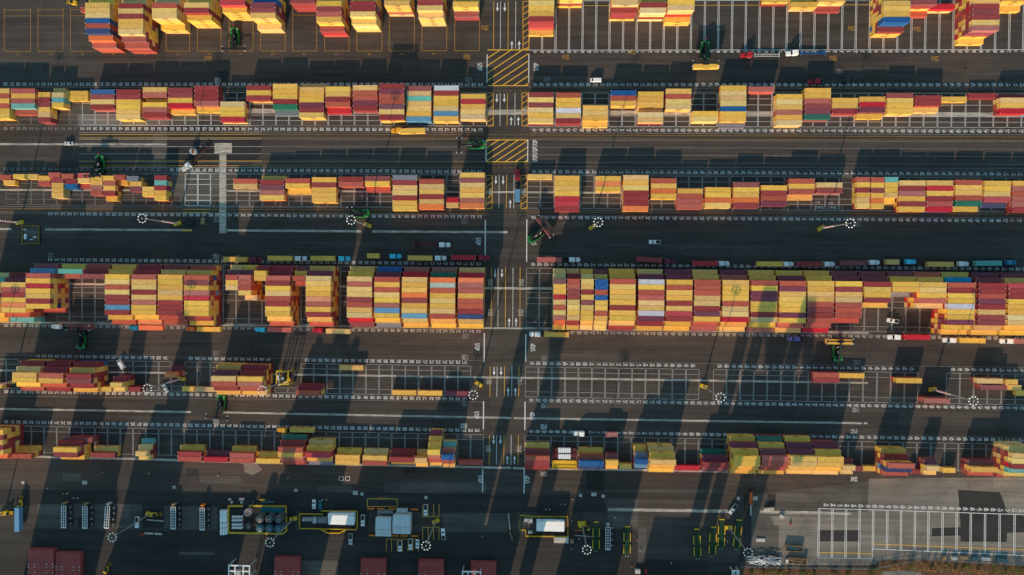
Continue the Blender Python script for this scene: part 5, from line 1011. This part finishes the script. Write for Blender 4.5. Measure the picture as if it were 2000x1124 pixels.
for k, (x, y) in enumerate([(448, 976.5), (452, 982), (469, 976), (474, 976), (471.5, 982), (494, 981.5)]):
    p = G(x, y, 1.1); t = empty('plastic_tote', (p.x, p.y, 0), R([15, -20, 0, 5, 0, 0][k])); tag(t, ['pale tote at the upper left corner above the tank yard', 'tilted pale tote above the left end of the tank yard', 'pale tote, left one of a close pair above the tank yard', 'pale tote, right one of a close pair above the tank yard', 'pinkish tote below the close pair above the tank yard', 'single blue tote above the middle of the tank yard'][k], 'tote', 'totes above the tank yard')
    m = MB(); m.box(-.55, .55, -.55, .55, .15, 1.1, 0, .05, .05); part(m, 'bottle', [M['block' if k < 5 else 'bluetank']], t); m = MB(); m.box(-.6, .6, -.6, .6, 0, .14); m.lathe(0, 0, [(.15, 1.1), (.15, 1.2)], 8); part(m, 'pallet', [M['dark']], t)
for x, y, L, l in ((512, 977, 3.0, 'yellow pipe rack above the tank yard'), (523, 981, 6.0, 'dark blue skid above the tank yard')):
    slab('pipe_skid', x, y, L, 1.2 if L > 4 else .5, .9, 0, M['bluetank' if L > 4 else 'yellow'], l, 'pipe skid')

# plants with gable roofs
def gable(name, x0, y0, x1, y1, ridge, h0, h1, label, cat, roofm, wallm, extra=()):
    """roof corners in the photograph (eaves at height h0), ridge at fraction from the top"""
    a, b = G(x0, y0, h0), G(x1, y1, h0); cx, cy = (a.x + b.x) / 2, (a.y + b.y) / 2; w2, d2 = abs(b.x - a.x) / 2, abs(a.y - b.y) / 2
    t = empty(name, (cx, cy, 0)); tag(t, label, cat)
    m = MB(); m.box(-w2 + .3, w2 - .3, -d2 + .3, d2 - .3, 0, h0 - .02); part(m, 'wall', [M[wallm]], t)
    ry = d2 - 2 * d2 * ridge
    m = MB(); m.add([(-w2, d2, h0), (w2, d2, h0), (w2, ry, h1), (-w2, ry, h1), (-w2, -d2, h0), (w2, -d2, h0), (-w2, d2, h0 - .15), (w2, d2, h0 - .15), (-w2, -d2, h0 - .15), (w2, -d2, h0 - .15)],
                    [(3, 2, 1, 0), (5, 2, 3, 4), (0, 1, 7, 6), (5, 4, 8, 9), (0, 6, 8, 4, 3), (1, 2, 5, 9, 7)])
    n = int(w2 * 2 / .6)
    for k in range(n):
        x = -w2 + .3 + k * .6
        m.add([(x, d2, h0 + .05), (x + .06, d2, h0 + .05), (x + .06, ry, h1 + .05), (x, ry, h1 + .05)], [(3, 2, 1, 0)]); m.add([(x, ry, h1 + .05), (x + .06, ry, h1 + .05), (x + .06, -d2, h0 + .05), (x, -d2, h0 + .05)], [(3, 2, 1, 0)])
    rf = part(m, 'roof', [M[roofm]], t)
    m = MB(); m.box(-w2 - .02, w2 + .02, ry - .15, ry + .15, h1 + .02, h1 + .12); kid(rf, m.build('ridge_cap', [M['palegrey']]))
    for fx, fy, sx, sy, z0, z1, mm, nn in extra:
        m = MB(); m.box(fx * w2 - sx, fx * w2 + sx, fy * d2 - sy, fy * d2 + sy, z0, z1, 0, .04, .04); part(m, nn, [M[mm]], t)
    for k in range(4):
        m = MB(); x = -w2 + 1 + k * (2 * w2 - 2.6) / 3; m.box(x, x + .9, -d2 + .24, -d2 + .34, 1.0, 2.0); part(m, 'window', [M['glass']], t)
    return t
sheet('office_terrace', M['asphalt_old'], .05, pts=[(737, 1000), (806, 1000), (806, 1044), (737, 1044)])
gable('office_building', 734, 1010.5, 764, 1048.5, .60, 4.6, 5.6, 'left half of the office with pale gable roof, set lower', 'building', 'roofgrey', 'block')
gable('office_building', 767.5, 1006, 801.5, 1044, .58, 5.6, 6.8, 'right half of the office with pale gable roof, taller and wider', 'building', 'roofgrey', 'block', [(.05, 0, .3, .25, 6.6, 7.2, 'white', 'roof_vent')])
for x, y, L, wd, l in ((752, 1001.5, 8, 1.6, 'dark lean-to shed above the left half of the office'), (784.5, 999, 5.4, 1.6, 'blue grey porch roof above the right half of the office')):
    slab('lean_to_shed', x, y, L, wd, 2.6, 0, M['grey' if L > 6 else 'roofgrey'], l, 'shed')
gable('equipment_house', 641, 1002.5, 692, 1026, .12, 4.4, 4.9, 'white-roofed equipment house inside the left fenced plant', 'building', 'white', 'roofgrey', [(-.8, .85, .9, .4, 4.4, 5.1, 'white', 'air_conditioner'), (.6, .9, .5, .4, 4.4, 5.0, 'white', 'air_conditioner')])
for k, (x, y, wd, d) in enumerate([(592.5, 1016, 1.3, 1.6), (599, 1016, 1.3, 1.6), (605.8, 1016, 1.3, 1.6), (614, 1017, 2.0, 3.0), (629.3, 1017, 4.6, 2.9)]):
    slab('power_cabinet', x, y, wd, d, 2.2, 0, M['palegrey' if k < 4 else 'grey'], '%s metal cabinet, %s from left inside the left fenced plant' % ('small' if k < 3 else 'large', ORD[k + 1]), 'cabinet', 'cabinets in the fenced plants', tx=.06)
fence([(629, 997.5), (699, 997.5), (698, 1034), (586, 1031.5), (586, 1003), (631, 1004)], 'tan yellow fence around the left fenced plant')
fence([(628, 1033), (640, 1040), (663, 1040.5), (677, 1034)], 'bright yellow barrier rail bulging below the left fenced plant', wd=.35)
gable('equipment_house', 1048, 1014.5, 1102, 1039, .12, 4.2, 4.7, 'white-roofed equipment house inside the right fenced plant', 'building', 'white', 'bluetank', [(-.6, .88, .9, .3, 4.2, 4.9, 'roofgrey', 'air_conditioner'), (.55, .88, .6, .3, 4.2, 4.8, 'roofgrey', 'air_conditioner')])
sheet('plant_pad', M['asphalt_old'], .035, pts=[(1010, 1000), (1048, 1000), (1048, 1042), (1010, 1042)])
for k, (x, y, wd, d) in enumerate([(1028, 1017, 2.6, 1.5), (1036, 1018.5, 2.2, 2.0), (1036, 1041, 2.2, 1.2)]):
    slab('power_cabinet', x, y, wd, d, 2.0, 0, M['palegrey'], ['pale low cabinet, left of a pair in the right fenced plant', 'pale low cabinet, right of a pair in the right fenced plant', 'pale cabinet in the lower left corner of the right fenced plant'][k], 'cabinet', 'cabinets in the fenced plants', tx=.06)
fence([(1046, 1008.5), (1109, 1008.5), (1109, 1027)], 'tan yellow fence above the right fenced plant'); fence([(1109, 1034), (1109, 1047.5), (1027, 1046.5), (1027, 1036)], 'orange yellow fence below the right fenced plant', wd=.25)
fence([(1044, 1009), (1016, 1005.5), (1015, 1034), (1026, 1035)], 'short yellow fence left of the right fenced plant')
slab('flat_trailer', 1096.5, 1056, 7.4, 3.2, 1.6, 0, M['block'], 'stained white rounded box below the right fenced plant', 'trailer', tx=.2); slab('pallet_crate', 1117, 1058.5, 1.8, 2.0, 1.2, 0, M['wood'], 'tan crate right of the stained white box', 'crate')
slab('beam', 1142, 1048, 10, .35, .5, -3, M['block'], 'long thin pale beam lying below the yellow generator', 'beam'); slab('generator', 1136, 1024.5, 3.8, 2.0, 1.7, 0, M['yellow'], 'yellow generator beside the mast of the right fenced plant', 'generator')
slab('beam', 1132, 1037, 5.0, .5, .5, 0, M['orange'], 'orange beam below the yellow generator', 'beam')
machine(1147, 1030, 120, 'small yellow forklift right of the yellow generator', L=3.4, Wd=1.6)
# small enclosure with hazard border at the left lane
t = empty('substation_pit', tuple(G(62, 459))); tag(t, 'square machinery pit with yellow and black border in the left lane', 'machinery pit')
c = G(62, 459)
m = MB()
for x0, x1, y0, y1 in ((-4.6, 4.6, 4.3, 4.75), (-4.6, 4.6, -4.75, -4.3), (-4.6, -4.15, -4.3, 4.3), (4.15, 4.6, -4.3, 4.3)): m.box(x0, x1, y0, y1, 0, .8, 0)
part(m, 'wall', [M['dark']], t); m = MB()
for k in range(9):
    v = -4.4 + k * 1.1
    for y in (4.5, -4.5): m.box(v - .22, v + .22, y - .24, y + .24, .79, .86)
    if 0 < k < 8:
        for x in (4.38, -4.38): m.box(x - .24, x + .24, v - .22, v + .22, .79, .86)
part(m, 'hazard_stripe', [M['yellow']], t)
m = MB(); m.box(-4.1, 4.1, -4.2, 4.2, .03, .2); part(m, 'floor', [M['asphalt_old']], t)
for x, y, sx, sy, mm in ((-3, 2.6, .6, .6, 'palegrey'), (-2.8, -1.0, .5, 1.4, 'white'), (-1.0, -2.2, 1.0, .5, 'bluetank'), (2.2, -1.2, .5, .45, 'white'), (.6, -2.4, .4, .3, 'white')):
    m = MB(); m.box(x - sx, x + sx, y - sy, y + sy, .2, 1.1, 0, .05, .05); part(m, 'cabinet', [M[mm]], t)
# empty-container handler in the fifth row
p = G(560, 735, 3); t = empty('straddle_carrier', (p.x, p.y, 0)); tag(t, 'dark yellow framed yard machine standing over the fifth row', 'yard machine')
m = MB()
for x in (-2.9, 2.9):
    for y in (-3.2, 3.2): m.box(x - .25, x + .25, y - .25, y + .25, .9, 9.0)
    m.box(x - .22, x + .22, -2.95, 2.95, 8.6, 8.98)
part(m, 'leg', [M['yellow']], t)
m = MB(); m.box(-2.65, 2.65, 2.9, 3.4, 8.5, 9.0); m.box(-2.65, 2.65, -3.4, -2.9, 8.5, 9.0)
for y in (-1, 1): m.box(-2.65, 2.65, y - .15, y + .15, 8.6, 8.9)
part(m, 'top_frame', [M['yellow']], t)
m = MB(); m.box(-.4, 2.0, -1.4, 1.2, 9.0, 10.6, 0, .1, .1); q = part(m, 'cab', [M['dark']], t); m = MB(); m.box(.1, 1.4, -.6, .7, 10.62, 10.8); kid(q, m.build('cab_roof', [M['palegrey']]))
m = MB(); m.bar((-1.6, -3.0, 8.9), (-1.6, 3.0, 8.9), .2); m.box(-2.2, -1.6, -.6, 1.2, 9.0, 9.7); part(m, 'winch', [M['white']], t)
for sx in (-1, 1):
    for y in (-2.8, 2.8): wheel(t, sx * 2.9, y, .8, .6)
slab('tool_ramp', 552, 750, 5.0, .6, .6, 22, M['block'], 'pale ladder-like ramp below the framed yard machine', 'ramp')
slab('yellow_crate', 395, 432, 1.6, 3.4, 1.4, -8, M['wood'], 'pale and tan crate right of the striped mast below the third row', 'crate')
slab('power_unit', 368, 437, 5.2, 2.4, 1.6, 0, M['dark'], 'black machine beside the striped mast below the third row', 'machine')
# rusty boom
a = G(1467.5, 973, 2); t = empty('rusty_boom', (a.x, a.y, 0)); tag(t, 'rusty orange boom with thin pale tail right of the diagonal pale pickup', 'boom')
m = MB(); m.hexa([(-.75, -3.4, 1.2), (.75, -3.4, 1.2), (.55, 2.8, 1.2), (-.55, 2.8, 1.2), (-.7, -3.4, 2.3), (.7, -3.4, 2.3), (.5, 2.8, 2.0), (-.5, 2.8, 2.0)]); part(m, 'boom', [M['rust']], t)
m = MB(); m.box(-.35, .35, -8.8, -3.42, 1.3, 1.8, 0, .1, 0); part(m, 'tail', [M['palegrey']], t)
m = MB(); m.box(-.6, .6, 2.82, 3.6, .0, 2.1, 0, .1, .1); m.box(-.5, .5, -3.9, -3.2, 0, 1.19); part(m, 'foot', [M['dark']], t)
# hatch covers and quay machines along the bottom edge
def hatch(x0, x1, y0, z, label, dots=True, n=1):
    a, b = G(x0, y0, z), G(x1, y0, z); L = b.x - a.x; D_ = 14.0
    t = empty('hatch_cover', ((a.x + b.x) / 2, a.y - D_ / 2, 0)); tag(t, label, 'hatch cover', 'maroon hatch covers on the quay')
    m = MB(); m.box(-L / 2, L / 2, -D_ / 2, D_ / 2, 0, z - .25, 0); part(m, 'panel', [M['hatch']], t)
    m = MB(); m.box(-L / 2 + .1, L / 2 - .1, -D_ / 2 + .1, D_ / 2 - .1, z - .24, z, 0, .1, .1)
    for k in (-1, 0, 1): m.box(k * L / 4 - .06, k * L / 4 + .06, -D_ / 2 + .3, D_ / 2 - .3, z, z + .05)
    part(m, 'lid', [M['hatch']], t)
    for j, fx in enumerate((-.47, -.23, .23, .47)):
        for fy in (D_ / 2 - 7.2, D_ / 2 - 8.8, D_ / 2 - 11.5):
            m = MB(); m.lathe(fx * L, fy, [(.34, z), (.34, z + .14), (.1, z + .16)], 12, 0); part(m, 'socket', [M['block']], t)
    m = MB()
    for fx in (-.25, 0, .25):
        for fy in (4.5, 1.5, -1.5): m.box(fx * L - .12, fx * L + .12, fy - .12, fy + .12, z, z + .08)
    part(m, 'lug', [M['orange']], t)
hatch(54, 104.5, 1074, 3.0, 'maroon hatch cover stack, first from the left at the bottom edge'); hatch(108, 157, 1079.5, 2.4, 'maroon hatch cover stack, second from the left at the bottom edge')
hatch(535.5, 585, 1088.5, 2.6, 'maroon hatch cover with rough top, third from the left'); hatch(704, 753.5, 1093, 2.6, 'maroon hatch cover, fourth from the left, below the office')
hatch(817, 866.5, 1095, 2.6, 'maroon hatch cover, fifth from the left, right of the office'); hatch(919, 969, 1098.5, 2.6, 'maroon hatch cover, rightmost, nearest the central road')
def spreader_top(px, py, wpx, label, z=8):
    a = G(px, py, z); w2 = wpx / 2 / 4.0; t = empty('spreader_frame', (a.x, a.y - 3.2, 0)); tag(t, label, 'spreader frame', 'white frames on the quay')
    m = MB()
    for x in (-w2, w2):
        for y in (-2.8, 2.8): m.box(x - .25, x + .25, y - .25, y + .25, 0, z - .4)
    part(m, 'leg', [M['palegrey']], t); m = MB()
    for y in (-2.8, 0, 2.8): m.box(-w2 - .3, w2 + .3, y - .3, y + .3, z - .38, z)
    for x in (-w2, -w2 * .4, w2 * .4, w2): m.box(x - .25, x + .25, -3.1, 3.1, z - .3, z + .08)
    part(m, 'top_frame', [M['white']], t); m = MB(); m.box(-1.1, 1.1, -1.6, .9, z + .1, z + 1.2, 0, .15, .15); part(m, 'machinery_box', [M['palegrey']], t)
spreader_top(467, 1104, 42, 'white quay frame left of the rough-topped hatch cover'); spreader_top(921, 1116, 36, 'white quay frame before the rightmost hatch cover', 7); spreader_top(1437, 1114, 12, 'small white quay frame beside the soil bank', 5)
slab('quay_box', 1246, 1117.5, 2.6, 2.2, 1.2, 0, M['block'], 'white box with dark spots at the bottom edge', 'box'); slab('quay_box', 1262, 1118, 1.0, 2.0, 1.2, 0, M['red'], 'small red box right of the white box at the bottom edge', 'box')
# bottom right: skips, scrap, fence line, soil bank and shrubs
def skip(px, py, rz, label, fill):
    p = G(px, py, 1.6); t = empty('waste_skip', (p.x, p.y, 0), R(rz)); tag(t, label, 'skip', 'open skips at the lower right'); m = MB()
    for x0, x1, y0, y1 in ((-4.4, 4.4, 1.15, 1.3), (-4.4, 4.4, -1.3, -1.15), (-4.4, -4.2, -1.15, 1.15), (4.2, 4.4, -1.15, 1.15)): m.box(x0, x1, y0, y1, .2, 1.7)
    m.box(-4.2, 4.2, -1.15, 1.15, .2, .4); part(m, 'shell', [M['wood']], t)
    m = MB()
    for k in range(16):
        x, y = random.uniform(-3.6, 3.6), random.uniform(-.7, .7); a = random.uniform(-.5, .5); L = random.uniform(.5, 1.6); m.bar((x - L * math.cos(a), y - L * .25 * math.sin(a), 1.0 + random.random() * .5), (x + L * math.cos(a), y + L * .25 * math.sin(a), 1.0 + random.random() * .6), random.uniform(.15, .4))
    part(m, 'scrap_load', [M[fill]], t)
skip(1551.5, 1072.5, -3, 'open timber-sided skip with blue scrap, upper of two', 'bluetank'); skip(1558, 1097, -3, 'open timber-sided skip with tan scrap, lower of two', 'wood')
p = G(1492, 1096, .5); t = empty('scrap_pile', (p.x, p.y, 0)); tag(t, 'heap of tangled white plastic sheeting and pipes by the skips', 'scrap heap')
for j in range(3):
    m = MB()
    for k in range(16):
        x, y = random.uniform(-6.5, 6.5), random.gauss(0, 1.6); a = random.gauss(0, .25); L = random.uniform(1.2, 3.4); z = .3 + .4 * j + random.random() * .3
        m.bar((x - L * math.cos(a), y - L * math.sin(a), z), (x + L * math.cos(a), y + L * math.sin(a), z + random.uniform(-.2, .3)), random.uniform(.16, .34), 0)
    part(m, ['pipe', 'sheet_strip', 'batten'][j], [M[['white', 'white', 'palegrey'][j]]], t)
slab('white_sack', 1538.5, 1097, 1.5, 1.8, .9, 10, M['white'], 'small white sack left of the lower skip', 'sack'); slab('rubble_bag', 1527, 1010, 2.4, 1.8, .9, -20, M['block'], 'white rubble heap on the pale stain right of the blocks', 'rubble')
slab('concrete_slab', 1486, 1056, 4.4, 1.8, .5, 0, M['block'], 'low pale slab on the worn ground left of the apron', 'slab'); slab('traffic_cone', 1545, 1024.5, .9, .9, 1.0, 0, M['red'], 'small red cone casting a thin shadow on the apron', 'cone')
for k, (x, y, L) in enumerate([(1846, 1090.5, 1.8), (1866, 1092, 2.4), (1884, 1091, 3.4), (1906, 1092, 3.0), (1926, 1093, 4.2), (1958, 1095, 5.5)]):
    slab('junk_crate', x, y, L, 1.6, 1.2, random.uniform(-12, 12), M[['wood', 'block', 'wood', 'bluetank', 'palegrey', 'bluetank'][k]], '%s junk box, %s from left along the lower right fence' % (['tan', 'pale', 'tan', 'blue grey', 'pale grey', 'blue grey'][k], ORD[k + 1]), 'junk box', 'junk along the lower right fence')
fence([(1446, 1105.5), (1700, 1110), (1800, 1091), (2000, 1103)], 'thin grey wire fence along the bottom right edge', 'grey', 1.8, 3.0, .08)
sheet('soil_bank', M['soil'], .06, pts=[(1448, 1109), (1700, 1112), (1722, 1095), (1800, 1093), (2020, 1106), (2020, 1150), (1448, 1150)])
def bush(px, py, r, m_, label, nl):
    p = G(px, py, .5); t = empty('bush', (p.x, p.y, 0)); tag(t, label, 'bush', 'shrubs on the soil bank'); m = MB()
    for k in range(5): a = random.random() * 6.28; m.bar((0, 0, 0), (r * .5 * math.cos(a), r * .5 * math.sin(a), r * .8), .07)
    part(m, 'stem', [M['wood']], t); m = MB(); cl = [(random.gauss(0, r * .5), random.gauss(0, r * .4), random.uniform(.3, r)) for _ in range(7)]
    for k in range(nl):
        c = random.choice(cl); x, y, z = (c[0] + random.gauss(0, r * .2), c[1] + random.gauss(0, r * .2), max(.1, c[2] + random.gauss(0, r * .18))); s = random.uniform(.12, .32)
        u = Vector((random.gauss(0, 1), random.gauss(0, 1), random.gauss(0, .5))).normalized(); v = u.cross(Vector((random.gauss(0, 1), random.gauss(0, 1), 1)).normalized())
        q_ = Vector((x, y, z)); m.add([q_ - u * s, q_ + v * s * .6, q_ + u * s, q_ - v * s * .6], [(0, 1, 2, 3)])
    part(m, 'foliage', [M[m_]], t)
BX = [(1470, 1117, 1.6, 'leaf'), (1487, 1119, 1.3, 'drygrass'), (1505, 1116, 1.8, 'leaf'), (1524, 1119, 1.6, 'leaf'), (1541, 1121, 1.2, 'drygrass'), (1568, 1119, 1.6, 'leaf'), (1588, 1121, 1.3, 'leaf'), (1625, 1122, 1.5, 'drygrass'), (1655, 1122, 1.4, 'leaf'), (1712, 1112, 1.6, 'leaf'),
      (1702, 1121, 2.2, 'leaf'), (1752, 1108, 1.9, 'drygrass'), (1779, 1105, 2.3, 'leaf'), (1801, 1106, 2.2, 'drygrass'), (1821, 1112, 2.0, 'drygrass'), (1846, 1106, 2.3, 'leaf'), (1868, 1113, 2.1, 'drygrass'), (1891, 1106, 2.0, 'leaf'), (1912, 1115, 2.2, 'drygrass'), (1945, 1110, 2.6, 'leaf'), (1963, 1118, 2.3, 'leaf'), (1985, 1112, 2.2, 'leaf'), (1998, 1119, 2.2, 'drygrass')]
for k, (x, y, r, mm) in enumerate(BX): bush(x, y, r * 1.2, mm, '%s bush, %s from the left on the soil bank' % ('yellow green' if mm == 'leaf' else 'dry brown', ORD[k + 1]), 380)
m = MB()
for k in range(5000):
    px = random.uniform(1450, 2015); py = random.uniform(1111 if px < 1705 else (1097 if px < 1800 else 1096 + (px - 1800) * .05), 1140); p = G(px, py); s = random.uniform(.06, .2); a = random.random() * 6.28
    m.add([(p.x, p.y, .05), (p.x + s * math.cos(a), p.y + s * math.sin(a), .07), (p.x + s * .4, p.y, .1 + s * 2)], [(0, 1, 2)])
o = m.build('ground_cover', [M['leaf']])
sheet('bank_path', M['concrete'], .075, pts=[(1722, 1117), (1765, 1114), (1800, 1119), (1800, 1130), (1722, 1130)]); tag(o, 'thin green and brown ground cover over the soil bank', 'ground cover', None, 'stuff')
# small ground litter and cones in the south yard
for k, (x, y) in enumerate([(125, 964), (132, 964), (145, 973), (152.5, 973), (94, 953.5), (202, 922.5), (291, 925), (427, 928.5), (1066, 995), (1073, 995), (1096, 985), (1103, 985), (1118, 975), (1201, 1011), (1116.5, 1018), (1244, 1054), (1311, 1100), (1116, 1072), (1131, 1053), (1250, 1075), (1234, 1106), (1420, 1057), (563, 933), (631, 976), (638, 976)]):
    p = G(x, y); t = empty('bollard', (p.x, p.y, 0)); tag(t, 'small pale bollard standing loose in the south yard', 'bollard', 'small pale bollards in the south yard'); m = MB(); m.lathe(0, 0, [(.32, 0), (.28, .7), (.1, .8)], 10); part(m, 'post', [M['block' if k % 5 else 'orange']], t)

# ------------------------------------------------------------------ ship and quay cranes south of the frame (they throw the long shadows)
def U(px): return G(px, 1124).x
sl_ = math.tan(R(SUN_A))
t = empty('container_ship', (0, -195, 0)); tag(t, 'long dark container ship moored beyond the quay, loaded with boxes', 'ship')
m = MB(); m.prism([(-300, -16), (120, -16), (150, 0), (120, 16), (-300, 16)], -2.4, 5, 0); part(m, 'hull', [M['hull']], t)
YB = -178.0
def band_x(px): return U(px) - (G(px, 1124).y - YB) * sl_
for a, b, h in [(45, 180, 33), (208, 300, 36), (300, 452, 25), (518, 618, 34), (653, 758, 35), (763, 905, 37), (925, 990, 33), (1012, 1032, 33), (1085, 1198, 35), (1248, 1330, 22), (1330, 1425, 21)]:
    xa, xb = band_x(a), band_x(b); m = MB(); n = max(1, int((xb - xa) / 12.8)); st = (xb - xa) / n
    for k in range(n):
        for lv in range(int((h - 5) / 2.7)):
            for j in range(3): m.box(xa + k * st + .2, xa + (k + 1) * st - .2, YB - 195 + 390 - 2.5 * j - 2.4 - 0 + 0 + 0 if False else (YB + 195) - 2.5 * j - 2.4, (YB + 195) - 2.5 * j, 5.1 + lv * 2.7, 5.1 + lv * 2.7 + 2.65, 0, c=jit(PAL[random.choice('YRrYRB')][0]))
    part(m, 'cargo_stack', [M['cattr']], t)
def crane(px, w_, H, label, wid=16):
    g_ = G(px, 690); x = g_.x - (g_.y + 172) * sl_; t = empty('quay_crane', (x, -172, 0)); tag(t, label, 'quay crane', 'tall quay cranes beyond the bottom edge')
    for sx in (0, wid):
        for sy in (0, 12):
            m = MB(); m.box(sx - w_ / 2, sx + w_ / 2, sy - 24 + w_ * 0 - w_ / 2 + 12, sy - 24 + w_ / 2 + 12, 0, H, 0, .3, .3); part(m, 'leg', [M['white']], t)
    m = MB()
    for sy in (-12, 0): m.box(min(0, wid) + w_ / 2, max(0, wid) - w_ / 2, sy - .9, sy + .9, 12, 14); m.box(min(0, wid) + w_ / 2, max(0, wid) - w_ / 2, sy - .9, sy + .9, H - 3, H - 1)
    for sx in (0, wid): m.box(sx - .8, sx + .8, -12 + w_ / 2, -w_ / 2, 12.2, 13.8)
    part(m, 'portal_beam', [M['white']], t)
    m = MB(); m.box(wid / 2 - 2, wid / 2 + 2, -60, 2, H - .9, H + 1.6); part(m, 'boom', [M['white']], t)
    m = MB(); m.box(wid / 2 - 3, wid / 2 + 3, -10, 0, H + 1.7, H + 6); part(m, 'machinery_house', [M['palegrey']], t)
for px, w_, H, l, wd_ in [(355, 3.4, 62, 'white quay crane at the left of the ship', 5), (618, 3.4, 50, 'white quay crane, second from the left along the ship', 19), (1012, 3.0, 62, 'white quay crane, third from the left along the ship', 17),
                     (1437, 2.6, 68, 'white quay crane, second from the right along the ship', 7.5), (1517, 3.2, 66, 'white quay crane at the right end of the ship', 7)]: crane(px, w_, H, l, wd_)
